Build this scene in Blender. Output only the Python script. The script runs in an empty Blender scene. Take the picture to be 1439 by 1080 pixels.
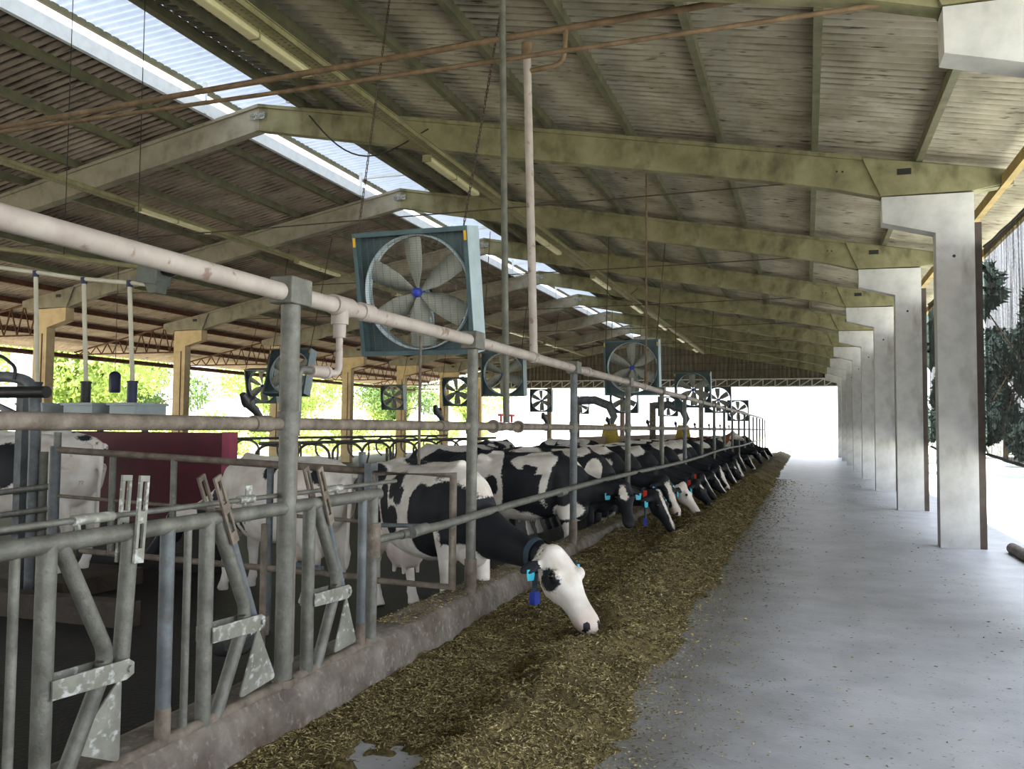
import bpy, bmesh, math, random
import numpy as np
from mathutils import Vector, Matrix, noise

random.seed(7)
rng = np.random.default_rng(7)
SC = bpy.context.scene
COL = SC.collection
PI = math.pi

# ------------------------------------------------------------------ camera
H = 1.636
YAW, PITCH, ROLL = math.radians(18.962), math.radians(2.864), math.radians(0.506)
cam_d = bpy.data.cameras.new('camera')
cam_d.sensor_fit = 'HORIZONTAL'
cam_d.sensor_width = 36.0
cam_d.lens = 1206.87 * 36.0 / 1439.0
cam_d.clip_start = 0.05
cam_d.clip_end = 600
cam = bpy.data.objects.new('camera', cam_d)
COL.objects.link(cam)
_f = Vector((-math.sin(YAW) * math.cos(PITCH), math.cos(YAW) * math.cos(PITCH), math.sin(PITCH)))
_r0 = Vector((math.cos(YAW), math.sin(YAW), 0))
_u0 = _r0.cross(_f)
_r = _r0 * math.cos(ROLL) + _u0 * math.sin(ROLL)
_u = -_r0 * math.sin(ROLL) + _u0 * math.cos(ROLL)
cam.matrix_world = Matrix(((_r.x, _u.x, -_f.x, 0), (_r.y, _u.y, -_f.y, 0), (_r.z, _u.z, -_f.z, H), (0, 0, 0, 1)))
SC.camera = cam

# ------------------------------------------------------------------ sky, sun, exposure
world = bpy.data.worlds.new('sky')
SC.world = world
world.use_nodes = True
wn = world.node_tree
wn.nodes.clear()
w_out = wn.nodes.new('ShaderNodeOutputWorld')
w_bg = wn.nodes.new('ShaderNodeBackground')
w_tc = wn.nodes.new('ShaderNodeTexCoord')
w_sep = wn.nodes.new('ShaderNodeSeparateXYZ')
w_ramp = wn.nodes.new('ShaderNodeValToRGB')
w_ramp.color_ramp.elements[0].position = 0.0
w_ramp.color_ramp.elements[0].color = (0.93, 0.96, 1.0, 1)
w_ramp.color_ramp.elements[1].position = 0.8
w_ramp.color_ramp.elements[1].color = (0.76, 0.86, 1.0, 1)
wn.links.new(w_tc.outputs['Generated'], w_sep.inputs[0])
wn.links.new(w_sep.outputs['Z'], w_ramp.inputs['Fac'])
wn.links.new(w_ramp.outputs['Color'], w_bg.inputs['Color'])
w_bg.inputs['Strength'].default_value = 1.0
wn.links.new(w_bg.outputs[0], w_out.inputs[0])
sun_d = bpy.data.lights.new('sun', 'SUN')
sun_d.energy = 7.0
sun_d.angle = math.radians(2)
sun_d.color = (1.0, 0.97, 0.92)
sun = bpy.data.objects.new('sun', sun_d)
sun.location = (10, -30, 40)
sun.rotation_euler = Vector((0.06, -0.50, 0.86)).to_track_quat('Z', 'Y').to_euler()
COL.objects.link(sun)
SC.view_settings.view_transform = 'Standard'
SC.view_settings.look = 'None'
SC.view_settings.gamma = 1.0
SC.view_settings.use_curve_mapping = False
SC.view_settings.exposure = 2.0
SC.cycles.diffuse_bounces = 5
SC.cycles.max_bounces = 12
SC.cycles.transparent_max_bounces = 16


# ------------------------------------------------------------------ mesh helpers
def V(*a):
    return Vector(a)


class MB:
    """collects shapes into one mesh"""
    def __init__(s):
        s.v, s.f, s.sm = [], [], []

    def add(s, vs, fs, smooth=False):
        o = len(s.v)
        s.v += [tuple(p) for p in vs]
        s.f += [tuple(i + o for i in f) for f in fs]
        s.sm += [smooth] * len(fs)
        return s

    def box(s, c, d, R=None):
        hx, hy, hz = d[0] / 2, d[1] / 2, d[2] / 2
        vs = [V(x, y, z) for x in (-hx, hx) for y in (-hy, hy) for z in (-hz, hz)]
        if R is not None:
            vs = [R @ p for p in vs]
        vs = [p + Vector(c) for p in vs]
        return s.add(vs, [(0, 1, 3, 2), (4, 6, 7, 5), (0, 4, 5, 1), (2, 3, 7, 6), (0, 2, 6, 4), (1, 5, 7, 3)])

    def bb(s, x0, x1, y0, y1, z0, z1):
        return s.box(((x0 + x1) / 2, (y0 + y1) / 2, (z0 + z1) / 2), (x1 - x0, y1 - y0, z1 - z0))

    def rounded(s, x0, x1, y0, y1, z0, z1, b):
        """box with chamfered edges"""
        bm = bmesh.new()
        bmesh.ops.create_cube(bm, size=1)
        for q in bm.verts:
            q.co = V((x0 + x1) / 2 + q.co.x * (x1 - x0), (y0 + y1) / 2 + q.co.y * (y1 - y0), (z0 + z1) / 2 + q.co.z * (z1 - z0))
        bmesh.ops.bevel(bm, geom=bm.edges[:], offset=b, segments=2, affect='EDGES', profile=0.5)
        bm.verts.index_update()
        s.add([q.co for q in bm.verts], [[q.index for q in f.verts] for f in bm.faces])
        bm.free()
        return s

    def loft(s, rings, caps=True, smooth=True, closed=False):
        n = len(rings[0])
        vs = [p for r in rings for p in r]
        fs = []
        m = len(rings)
        for i in range(m if closed else m - 1):
            a, b = i * n, ((i + 1) % m) * n
            for k in range(n):
                k2 = (k + 1) % n
                fs.append((a + k, a + k2, b + k2, b + k))
        s.add(vs, fs, smooth)
        if caps and not closed:
            s.add(rings[0], [tuple(reversed(range(n)))])
            s.add(rings[-1], [tuple(range(n))])
        return s

    def tube(s, pts, r, seg=12, caps=True, smooth=True, bend=0.0):
        P = [Vector(p) for p in pts]
        if bend > 0 and len(P) > 2:
            Q = [P[0]]
            for i in range(1, len(P) - 1):
                a, b, c = P[i - 1], P[i], P[i + 1]
                d = min(bend, (a - b).length * .49, (c - b).length * .49)
                p0, p1 = b + (a - b).normalized() * d, b + (c - b).normalized() * d
                for t in range(6):
                    t /= 5
                    Q.append(p0 * (1 - t) ** 2 + b * 2 * t * (1 - t) + p1 * t * t)
            Q.append(P[-1])
            P = Q
        R = r if isinstance(r, (list, tuple)) else [r] * len(P)
        T = []
        for i in range(len(P)):
            a = P[max(i - 1, 0)]
            b = P[min(i + 1, len(P) - 1)]
            T.append((b - a).normalized())
        up = V(0, 0, 1) if abs(T[0].z) < .9 else V(1, 0, 0)
        rings = []
        n = (up - T[0] * up.dot(T[0])).normalized()
        for i in range(len(P)):
            n = (n - T[i] * n.dot(T[i])).normalized()
            bn = T[i].cross(n)
            k = 1.0
            if 0 < i < len(P) - 1:
                c = (P[i] - P[i - 1]).normalized().dot((P[i + 1] - P[i]).normalized())
                k = 1 / max(math.sqrt((1 + c) / 2), .5) if c < .95 else 1
            rings.append([P[i] + (n * math.cos(2 * PI * j / seg) + bn * math.sin(2 * PI * j / seg)) * R[i] * k for j in range(seg)])
        return s.loft(rings, caps, smooth)

    def cyl(s, a, b, r, seg=14, r2=None):
        return s.tube([a, b], [r, r if r2 is None else r2], seg)

    def sphere(s, c, r, seg=14, rings=8):
        R = r if isinstance(r, (tuple, list)) else (r, r, r)
        rr = []
        for i in range(rings + 1):
            a = PI * i / rings
            a = min(max(a, .02), PI - .02)
            rr.append([V(c[0] + R[0] * math.sin(a) * math.cos(2 * PI * j / seg), c[1] + R[1] * math.sin(a) * math.sin(2 * PI * j / seg), c[2] - R[2] * math.cos(a)) for j in range(seg)])
        return s.loft(rr)

    def prism(s, poly, axis, a, b):
        """polygon swept along an axis; poly gives the two other coordinates in order"""
        def mk(p, t):
            return V(t, p[0], p[1]) if axis == 'x' else (V(p[0], t, p[1]) if axis == 'y' else V(p[0], p[1], t))
        n = len(poly)
        vs = [mk(p, a) for p in poly] + [mk(p, b) for p in poly]
        fs = [tuple(range(n)), tuple(reversed(range(n, 2 * n)))] + [(k, (k + 1) % n + 0, (k + 1) % n + n, k + n) for k in range(n)]
        return s.add(vs, fs)

    def bar(s, a, b, w, h, up=(0, 0, 1)):
        """rectangular bar from a to b"""
        a, b = Vector(a), Vector(b)
        t = (b - a).normalized()
        u = Vector(up)
        sd = t.cross(u)
        if sd.length < 1e-4:
            sd = t.cross(V(1, 0, 0))
        sd.normalize()
        u = sd.cross(t).normalized()
        q = [sd * (w / 2) + u * (h / 2), -sd * (w / 2) + u * (h / 2), -sd * (w / 2) - u * (h / 2), sd * (w / 2) - u * (h / 2)]
        vs = [a + k for k in q] + [b + k for k in q]
        return s.add(vs, [(0, 1, 2, 3), (7, 6, 5, 4), (0, 4, 5, 1), (1, 5, 6, 2), (2, 6, 7, 3), (3, 7, 4, 0)])

    def xform(s, M):
        s.v = [tuple(M @ Vector(p)) for p in s.v]
        return s

    def build(s, name, m, parent=None, local=False, org=None):
        """link as ONE mesh object. World coordinates unless local; the origin goes to the thing's base"""
        if parent is not None and not local:
            Mi = parent.matrix_basis.inverted()
            if parent.parent is not None:
                Mi = Mi @ parent.parent.matrix_basis.inverted()
            vs = [Mi @ Vector(p) for p in s.v]
            org = V(0, 0, 0)
        elif parent is None:
            if org is None:
                a = np.array(s.v)
                org = V((a[:, 0].min() + a[:, 0].max()) / 2, (a[:, 1].min() + a[:, 1].max()) / 2, a[:, 2].min())
            vs = [Vector(p) - Vector(org) for p in s.v]
        else:
            vs = [Vector(p) for p in s.v]
            org = V(0, 0, 0)
        me = bpy.data.meshes.new(name)
        me.from_pydata([tuple(p) for p in vs], [], s.f)
        me.polygons.foreach_set('use_smooth', s.sm)
        bm = bmesh.new()
        bm.from_mesh(me)
        bmesh.ops.recalc_face_normals(bm, faces=bm.faces)
        bm.to_mesh(me)
        bm.free()
        me.materials.append(m)
        o = bpy.data.objects.new(name, me)
        COL.objects.link(o)
        o.location = org
        if parent is not None:
            o.parent = parent
            o.location = (0, 0, 0)
        return o


def tag(o, label=None, cat=None, group=None, kind=None):
    if label:
        o['label'] = label
    if cat:
        o['category'] = cat
    if group:
        o['group'] = group
    if kind:
        o['kind'] = kind
    return o


def thing(name, loc, label, cat, group=None, M=None):
    o = bpy.data.objects.new(name, None)
    o.empty_display_size = .1
    COL.objects.link(o)
    if M is not None:
        o.matrix_basis = M
    else:
        o.location = loc
    return tag(o, label, cat, group)


def dup(root, M, label, group=None):
    """a copy of a thing with copies of its parts and sub-parts"""
    r = root.copy()
    COL.objects.link(r)
    r.matrix_basis = M
    r['label'] = label
    if group:
        r['group'] = group
    for ch in list(root.children):
        c = ch.copy()
        COL.objects.link(c)
        c.parent = r
        for g in list(ch.children):
            d = g.copy()
            COL.objects.link(d)
            d.parent = c
    return r


ORD = ['first', 'second', 'third', 'fourth', 'fifth', 'sixth', 'seventh', 'eighth', 'ninth', 'tenth', 'eleventh', 'twelfth',
       'thirteenth', 'fourteenth', 'fifteenth', 'sixteenth', 'seventeenth', 'eighteenth', 'nineteenth', 'twentieth',
       'twenty-first', 'twenty-second', 'twenty-third', 'twenty-fourth', 'twenty-fifth', 'twenty-sixth', 'twenty-seventh']


# ------------------------------------------------------------------ materials
def lin(h):
    h = h.lstrip('#')
    c = [int(h[i:i + 2], 16) / 255 for i in (0, 2, 4)]
    return tuple(x / 12.92 if x <= .04045 else ((x + .055) / 1.055) ** 2.4 for x in c) + (1,)


def mat(name, stops, scale=6.0, rough=.7, metal=0.0, bump=0.0, bscale=60.0, detail=8.0, stretch=(1, 1, 1), spec=.4, coat=0.0, coord='Object', distort=0.0, fine=0.0):
    """noise-mottled procedural surface; stops = [(pos, hex), ...]"""
    m = bpy.data.materials.new(name)
    m.use_nodes = True
    nt = m.node_tree
    b = nt.nodes['Principled BSDF']
    b.inputs['Roughness'].default_value = rough
    b.inputs['Metallic'].default_value = metal
    b.inputs['Specular IOR Level'].default_value = spec
    if coat:
        b.inputs['Coat Weight'].default_value = coat
    tc = nt.nodes.new('ShaderNodeTexCoord')
    mp = nt.nodes.new('ShaderNodeMapping')
    mp.inputs['Scale'].default_value = stretch
    src = tc.outputs[coord]
    if coord == 'World':
        pass
    nt.links.new(src, mp.inputs['Vector'])
    nz = nt.nodes.new('ShaderNodeTexNoise')
    nz.inputs['Scale'].default_value = scale
    nz.inputs['Detail'].default_value = detail
    nz.inputs['Roughness'].default_value = .62
    nz.inputs['Distortion'].default_value = distort
    nt.links.new(mp.outputs[0], nz.inputs['Vector'])
    rp = nt.nodes.new('ShaderNodeValToRGB')
    el = rp.color_ramp.elements
    while len(el) < len(stops):
        el.new(.5)
    for e, (p, c) in zip(el, stops):
        e.position = p
        e.color = lin(c)
    nt.links.new(nz.outputs['Fac'], rp.inputs['Fac'])
    nt.links.new(rp.outputs['Color'], b.inputs['Base Color'])
    if bump:
        n2 = nt.nodes.new('ShaderNodeTexNoise')
        n2.inputs['Scale'].default_value = bscale
        n2.inputs['Detail'].default_value = 5
        nt.links.new(mp.outputs[0], n2.inputs['Vector'])
        bp = nt.nodes.new('ShaderNodeBump')
        bp.inputs['Strength'].default_value = bump
        bp.inputs['Distance'].default_value = .02
        nt.links.new(n2.outputs['Fac'], bp.inputs['Height'])
        nt.links.new(bp.outputs[0], b.inputs['Normal'])
    return m


def overlay(m, stops, scale, hexcol, stretch=(1, 1, 1), detail=6.0):
    """a second layer of stains of one colour over a mat(); stops = (from, to) of the noise"""
    nt = m.node_tree
    b = nt.nodes['Principled BSDF']
    old = b.inputs['Base Color'].links[0].from_socket
    tc = nt.nodes.new('ShaderNodeTexCoord')
    mp = nt.nodes.new('ShaderNodeMapping')
    mp.inputs['Scale'].default_value = stretch
    mp.inputs['Location'].default_value = (3.1, 7.7, 1.3)
    nt.links.new(tc.outputs['Object'], mp.inputs['Vector'])
    nz = nt.nodes.new('ShaderNodeTexNoise')
    nz.inputs['Scale'].default_value = scale
    nz.inputs['Detail'].default_value = detail
    nt.links.new(mp.outputs[0], nz.inputs['Vector'])
    mr = nt.nodes.new('ShaderNodeMapRange')
    mr.inputs['From Min'].default_value, mr.inputs['From Max'].default_value = stops
    nt.links.new(nz.outputs['Fac'], mr.inputs['Value'])
    mx = nt.nodes.new('ShaderNodeMix')
    mx.data_type = 'RGBA'
    nt.links.new(mr.outputs[0], mx.inputs['Factor'])
    nt.links.new(old, mx.inputs['A'])
    mx.inputs['B'].default_value = lin(hexcol)
    nt.links.new(mx.outputs['Result'], b.inputs['Base Color'])
    return m


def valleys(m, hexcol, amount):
    """dirt in the valleys of a corrugated sheet; on the pen slope, painted shading"""
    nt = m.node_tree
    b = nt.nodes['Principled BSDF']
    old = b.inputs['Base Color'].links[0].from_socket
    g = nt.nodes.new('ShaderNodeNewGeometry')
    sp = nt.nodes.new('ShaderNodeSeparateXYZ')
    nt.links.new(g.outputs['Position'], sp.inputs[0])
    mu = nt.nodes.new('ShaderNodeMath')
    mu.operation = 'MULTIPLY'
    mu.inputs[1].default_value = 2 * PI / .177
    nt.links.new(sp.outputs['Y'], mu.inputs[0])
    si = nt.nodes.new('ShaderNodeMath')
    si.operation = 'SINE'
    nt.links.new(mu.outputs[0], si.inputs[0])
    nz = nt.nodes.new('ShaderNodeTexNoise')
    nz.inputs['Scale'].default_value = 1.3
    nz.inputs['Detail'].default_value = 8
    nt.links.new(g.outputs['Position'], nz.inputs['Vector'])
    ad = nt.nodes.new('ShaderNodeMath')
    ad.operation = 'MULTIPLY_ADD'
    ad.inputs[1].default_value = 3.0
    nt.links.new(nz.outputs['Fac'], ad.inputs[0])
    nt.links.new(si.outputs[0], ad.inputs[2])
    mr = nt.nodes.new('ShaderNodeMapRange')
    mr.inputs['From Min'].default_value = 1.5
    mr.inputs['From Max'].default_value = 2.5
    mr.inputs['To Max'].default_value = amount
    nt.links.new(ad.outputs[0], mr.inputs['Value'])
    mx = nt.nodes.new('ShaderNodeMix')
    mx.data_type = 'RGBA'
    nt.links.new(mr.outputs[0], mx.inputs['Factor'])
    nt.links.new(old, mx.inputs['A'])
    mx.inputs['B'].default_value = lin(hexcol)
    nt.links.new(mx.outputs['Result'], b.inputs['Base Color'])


m_floor = mat('alley_concrete', [(.25, '#92949a'), (.5, '#a5a6aa'), (.75, '#b6b6ba')], scale=2.2, rough=.42, bump=.12, bscale=40, spec=.5)
overlay(m_floor, (.55, .85), 1.1, '#85868a', stretch=(1, .3, 1))
overlay(m_floor, (.66, .70), 34, '#5f584c')
def side_stain(m, x0, x1, hexcol, amount, scale):
    """old wet stain along one side of the floor, broken up by noise"""
    nt = m.node_tree
    b = nt.nodes['Principled BSDF']
    old = b.inputs['Base Color'].links[0].from_socket
    g = nt.nodes.new('ShaderNodeNewGeometry')
    sp = nt.nodes.new('ShaderNodeSeparateXYZ')
    nt.links.new(g.outputs['Position'], sp.inputs[0])
    nz = nt.nodes.new('ShaderNodeTexNoise')
    nz.inputs['Scale'].default_value = scale
    nz.inputs['Detail'].default_value = 9
    nz.inputs['Roughness'].default_value = .7
    nt.links.new(g.outputs['Position'], nz.inputs['Vector'])
    ad = nt.nodes.new('ShaderNodeMath')
    ad.operation = 'MULTIPLY_ADD'
    ad.inputs[1].default_value = 1.6
    sh = nt.nodes.new('ShaderNodeMath')
    sh.operation = 'ADD'
    sh.inputs[1].default_value = .75
    nt.links.new(sp.outputs['X'], sh.inputs[0])
    ab = nt.nodes.new('ShaderNodeMath')
    ab.operation = 'ABSOLUTE'
    nt.links.new(sh.outputs[0], ab.inputs[0])
    nt.links.new(nz.outputs['Fac'], ad.inputs[0])
    nt.links.new(ab.outputs[0], ad.inputs[2])
    mr = nt.nodes.new('ShaderNodeMapRange')
    mr.inputs['From Min'].default_value = x0 + .8
    mr.inputs['From Max'].default_value = x1 + .8
    mr.inputs['To Min'].default_value = amount
    mr.inputs['To Max'].default_value = 0
    nt.links.new(ad.outputs[0], mr.inputs['Value'])
    mx = nt.nodes.new('ShaderNodeMix')
    mx.data_type = 'RGBA'
    nt.links.new(mr.outputs[0], mx.inputs['Factor'])
    nt.links.new(old, mx.inputs['A'])
    mx.inputs['B'].default_value = lin(hexcol)
    nt.links.new(mx.outputs['Result'], b.inputs['Base Color'])


side_stain(m_floor, -.05, .75, '#67645f', .75, 1.6)
m_pen = mat('pen_floor', [(.3, '#120f0d'), (.6, '#1e1a16'), (.8, '#2c2620')], scale=4, rough=.6, bump=.4, bscale=30)
m_ground = mat('ground_outside', [(.3, '#c2b8a0'), (.5, '#cfc5ac'), (.66, '#c2bc96'), (.8, '#a3aa72')], scale=.18, rough=.9)
m_yard = mat('pale_yard', [(.3, '#b9bab4'), (.5, '#c8c9c2'), (.64, '#c3c9a8'), (.8, '#a9b582')], scale=.22, rough=.9)
m_curb = mat('curb_concrete', [(.3, '#554d45'), (.5, '#70685f'), (.7, '#888076')], scale=5, rough=.8, bump=.6, bscale=30)
overlay(m_curb, (.52, .72), 3.2, '#53453a')
overlay(m_curb, (.56, .85), 24, '#a09a91')
m_column = mat('column_concrete', [(.3, '#a2a1a0'), (.5, '#b6b5b3'), (.72, '#c6c5c3')], scale=2.2, rough=.85, bump=.15, bscale=50)
overlay(m_column, (.56, .74), 2.6, '#857e75', stretch=(1, 1, .35))
m_columnw = mat('column_concrete_lit_tint', [(.3, '#b49c78'), (.5, '#cbb48e'), (.72, '#d8c4a0')], scale=2.2, rough=.85, bump=.1, bscale=50)  # warm bounce light on the far columns painted into the concrete colour
m_beam = mat('beam_concrete', [(.3, '#686449'), (.5, '#7d795a'), (.72, '#8d896c')], scale=2.4, rough=.85, bump=.15, bscale=50)
overlay(m_beam, (.50, .74), 3.0, '#48442f', stretch=(1, 1, .6))
m_beamw = mat('beam_concrete_left', [(.3, '#777062'), (.5, '#8d8676'), (.72, '#9b9585')], scale=2.4, rough=.85, bump=.15, bscale=50)
overlay(m_beamw, (.55, .78), 3.0, '#645d48', stretch=(1, 1, .6))
m_roof = mat('roof_sheet', [(.28, '#7d7665'), (.5, '#9b9484'), (.72, '#aea798')], scale=1.6, rough=.8, stretch=(1, 1, 1))
overlay(m_roof, (.60, .72), 14, '#3a3325', stretch=(.16, 2.2, 1))
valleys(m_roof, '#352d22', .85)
overlay(m_roof, (.55, .8), .55, '#6f6850')
m_roofl = mat('roof_sheet_left', [(.28, '#837366'), (.5, '#9c8c7e'), (.72, '#b3a294')], scale=1.6, rough=.8)
overlay(m_roofl, (.60, .74), 14, '#4a3c2e', stretch=(.16, 2.2, 1))
valleys(m_roofl, '#2a2119', .95)  # dark stripes painted as the shade between lit corrugation faces
m_purlin = mat('purlin_steel', [(.3, '#4b4a39'), (.55, '#636049'), (.8, '#757159')], scale=3, rough=.7)
m_purlinw = mat('purlin_yellow', [(.3, '#7a6838'), (.55, '#957f4a'), (.8, '#a8925c')], scale=3, rough=.75)
m_dkgalv = mat('dark_galvanised', [(.3, '#45453e'), (.55, '#59594f'), (.8, '#6c6c62')], scale=8, rough=.6, metal=.1)
m_rod = mat('dark_rod', [(.3, '#362d25'), (.7, '#51463b')], scale=6, rough=.8)
m_dark = mat('dark_dirty_concrete', [(.3, '#2b2520'), (.55, '#42382f'), (.8, '#564a3e')], scale=4, rough=.7, bump=.4, bscale=30)
m_sidepost = mat('side_post_steel', [(.3, '#3b322d'), (.7, '#50463f')], scale=4, rough=.8)
m_girder = mat('girder_paint', [(.3, '#bcbcb4'), (.7, '#d2d2ca')], scale=4, rough=.6)
m_rust = mat('rusty_steel', [(.3, '#3c2418'), (.55, '#5a3726'), (.8, '#714a36')], scale=5, rough=.85)
m_galv = mat('galvanised_pipe', [(.3, '#4e4e48'), (.5, '#64645e'), (.72, '#7a7a73')], scale=9, rough=.55, metal=.25, bump=.2, bscale=70)
overlay(m_galv, (.54, .74), 38, '#615c53')
m_galvb = mat('galvanised_pipe_bluish', [(.3, '#42474b'), (.5, '#565c60'), (.72, '#6e7478')], scale=7, rough=.5, metal=.1, bump=.15, bscale=70)
overlay(m_galvb, (.54, .72), 30, '#57524b')
m_dirty = mat('dirty_pipe', [(.3, '#4e463d'), (.5, '#6b6157'), (.72, '#857b70')], scale=9, rough=.75, metal=.1, bump=.3, bscale=60)
m_plate = mat('plate_steel', [(.3, '#66665e'), (.5, '#7b7b72'), (.66, '#8c8c83')], scale=7, rough=.55, metal=.2)
overlay(m_plate, (.54, .66), 22, '#b2b4b2', stretch=(1, 1, 1.3))
m_white_pipe = mat('painted_pipe_pinkish', [(.3, '#8c807a'), (.5, '#9c928b'), (.72, '#a9a098')], scale=4, rough=.6)
overlay(m_white_pipe, (.62, .68), 9, '#7b665c')
m_pvc = mat('pvc_pipe', [(.3, '#b9b3a0'), (.7, '#cdc8b6')], scale=5, rough=.45)
m_brown = mat('brown_pipe', [(.3, '#4d3d2c'), (.55, '#6a5640'), (.8, '#836c52')], scale=6, rough=.75)
m_tray = mat('cable_tray_steel', [(.3, '#6c6646'), (.55, '#807a57'), (.8, '#948e6c')], scale=5, rough=.7)
m_lamp = mat('lamp_cover', [(.3, '#b3aa80'), (.7, '#c9c09a')], scale=4, rough=.4)
m_white = mat('white_paint', [(.3, '#cfd3d6'), (.7, '#e3e6e8')], scale=5, rough=.6)
m_teal = mat('fan_teal', [(.3, '#374a50'), (.55, '#465b61'), (.8, '#556b70')], scale=5, rough=.5, metal=.1)
m_teall = mat('fan_side_sheet', [(.3, '#a9bac1'), (.55, '#b8cad1'), (.8, '#c4d4da')], scale=4, rough=.45, metal=.15)
m_blade = mat('fan_blade', [(.3, '#85877f'), (.7, '#a0a29a')], scale=5, rough=.5)
m_wire = mat('guard_wire', [(.3, '#4d4c46'), (.7, '#6e6c64')], scale=8, rough=.6)
m_blue = mat('blue_plastic', [(.3, '#1a2f9c'), (.7, '#2a45c0')], scale=5, rough=.4)
m_navy = mat('dark_blue_plastic', [(.3, '#20243f'), (.7, '#2e3355')], scale=5, rough=.5)
m_yellow = mat('yellow_sticker', [(.3, '#c79a1c'), (.7, '#dcae2a')], scale=5, rough=.5)
m_bristle = mat('brush_bristles', [(.3, '#a08a3a'), (.7, '#c2ac58')], scale=20, rough=.9)
m_black = mat('black_plastic', [(.3, '#151515'), (.7, '#26262a')], scale=5, rough=.5)
m_red = mat('burgundy_panel', [(.3, '#451020'), (.55, '#551627'), (.8, '#632133')], scale=2.5, rough=.55)
overlay(m_red, (.55, .75), 3.5, '#3f1a1c')
m_redb = mat('burgundy_edge', [(.3, '#8e3a52'), (.7, '#a34a62')], scale=4, rough=.5)
m_box = mat('hopper_grey', [(.3, '#93a0a4'), (.7, '#abb7ba')], scale=4, rough=.5)
m_motor = mat('motor_grey', [(.3, '#565b56'), (.7, '#6c716b')], scale=6, rough=.6)
m_redtap = mat('red_tap', [(.3, '#a03022'), (.7, '#b84532')], scale=6, rough=.5)
m_tagb = mat('ear_tag_blue', [(.3, '#35b4cf'), (.7, '#52c6dc')], scale=6, rough=.5)
m_collar = mat('collar_webbing', [(.3, '#2b3a46'), (.7, '#3e5160')], scale=20, rough=.8)
m_redstrap = mat('red_strap', [(.3, '#b8301f'), (.7, '#d04430')], scale=9, rough=.7)
m_eye = mat('eye_dark', [(.3, '#0c0a09'), (.7, '#171412')], scale=9, rough=.12)
m_bark = mat('bark', [(.3, '#4a3d2c'), (.7, '#6b5a42')], scale=7, rough=.9)
m_leaf = mat('leaf_green', [(.3, '#7f9648'), (.5, '#a3b468'), (.72, '#c6d08c')], scale=.9, rough=.7)
m_bush = mat('pale_bush', [(.3, '#b3bf7c'), (.5, '#cfd79c'), (.72, '#e3e7c0')], scale=1.5, rough=.7)
m_leafn = mat('leaf_deep_green', [(.3, '#232f2a'), (.5, '#36463f'), (.72, '#4d5e58')], scale=.9, rough=.8)
m_leafd = mat('leaf_dark_green', [(.3, '#4c6a38'), (.5, '#6d8a50'), (.72, '#93a970')], scale=.9, rough=.75)
m_wallb = mat('back_wall_sheet', [(.3, '#5a5346'), (.55, '#6c6455'), (.8, '#7c7363')], scale=2, rough=.8)
m_bowl = mat('steel_bowl', [(.3, '#8a8d90'), (.7, '#a6a9ac')], scale=5, rough=.18, metal=.9)
m_lowwall = mat('low_wall', [(.3, '#8d7b6e'), (.7, '#a59486')], scale=2, rough=.85)
# ------------------------------------------------------------------ the building
XR, SLOPE, ZR = -9.77, 0.19, 7.70           # ridge line and beam-top height
Y1, BAY = 13.504, 5.998
NEAR = -6                                     # frames behind the camera; unseen run lengthened to cut light from behind
FY = lambda i: Y1 + BAY * (i - 1)
YB = FY(8) + .2                               # end wall
Y0 = -29.0


def zt(x):                                    # top face of the concrete beams
    return ZR - SLOPE * abs(x - XR)


def stru(o, label=None, cat=None, group=None):
    return tag(o, label, cat, group, 'structure')


stru(MB().bb(-2.62, 3.3, Y0, YB + 45, -.3, 0).build('floor', m_floor), 'grey concrete drive alley floor beside the feed', 'floor')
stru(MB().bb(-26, -2.9, Y0, YB, -.5, -.14).build('floor', m_pen), 'dark wet floor of the cow pen', 'floor')
stru(MB().bb(-160, -2.7, -80, 260, -.8, -.52).build('ground', m_ground), 'sunlit sandy ground on the pen side of the barn', 'ground')
stru(MB().bb(-2.7, 160, -80, 260, -.8, -.32).build('ground', m_yard), 'pale sunlit yard on the alley side of the barn', 'ground')

# kerb: a low rounded concrete wall
kb = MB()
prof = [(-2.92, -.3), (-2.92, .20), (-2.89, .262), (-2.83, .28), (-2.64, .28), (-2.59, .262), (-2.565, .21), (-2.53, -.02), (-2.53, -.3)]
rings = []
y = .5
while y < YB + 4:
    j = .008 * math.sin(y * 3.1) + .006 * math.sin(y * 7.7)
    rings.append([V(px + (j if k > 4 else 0), y, pz + (.5 * j if .1 < pz else 0)) for k, (px, pz) in enumerate(prof)])
    y += .15 if y < 16 else 1.0
kb.loft(rings)
stru(kb.build('curb', m_curb), 'stained concrete kerb between the pen and the feed', 'kerb')


# corrugated roof sheets
def roof_sheet(xa, xb, off, name, m, lab, flat=None, pitch=.177, amp=.033, ya=Y0, yb=YB + .6, th=.008):
    nx = 3
    ys = np.arange(ya, yb, pitch / 8)
    vs, fs = [], []
    xs = np.linspace(xa, xb, nx)
    for t in (0, th):
        for x in xs:
            z = (zt(x) if flat is None else flat(x)) + off + t
            for yy in ys:
                vs.append((x, yy, z + amp * math.sin(2 * PI * yy / pitch)))
    n = len(ys)
    for L in range(2):
        for i in range(nx - 1):
            for k in range(n - 1):
                a = (L * nx + i) * n + k
                fs.append((a, a + 1, a + n + 1, a + n))
    mb = MB().add(vs, fs, True)
    return stru(mb.build(name, m), lab, 'roof')


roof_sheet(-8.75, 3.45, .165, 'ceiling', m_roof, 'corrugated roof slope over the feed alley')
roof_sheet(-27.6, -10.75, .165, 'ceiling', m_roofl, 'corrugated roof slope over the cow pens')

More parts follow.
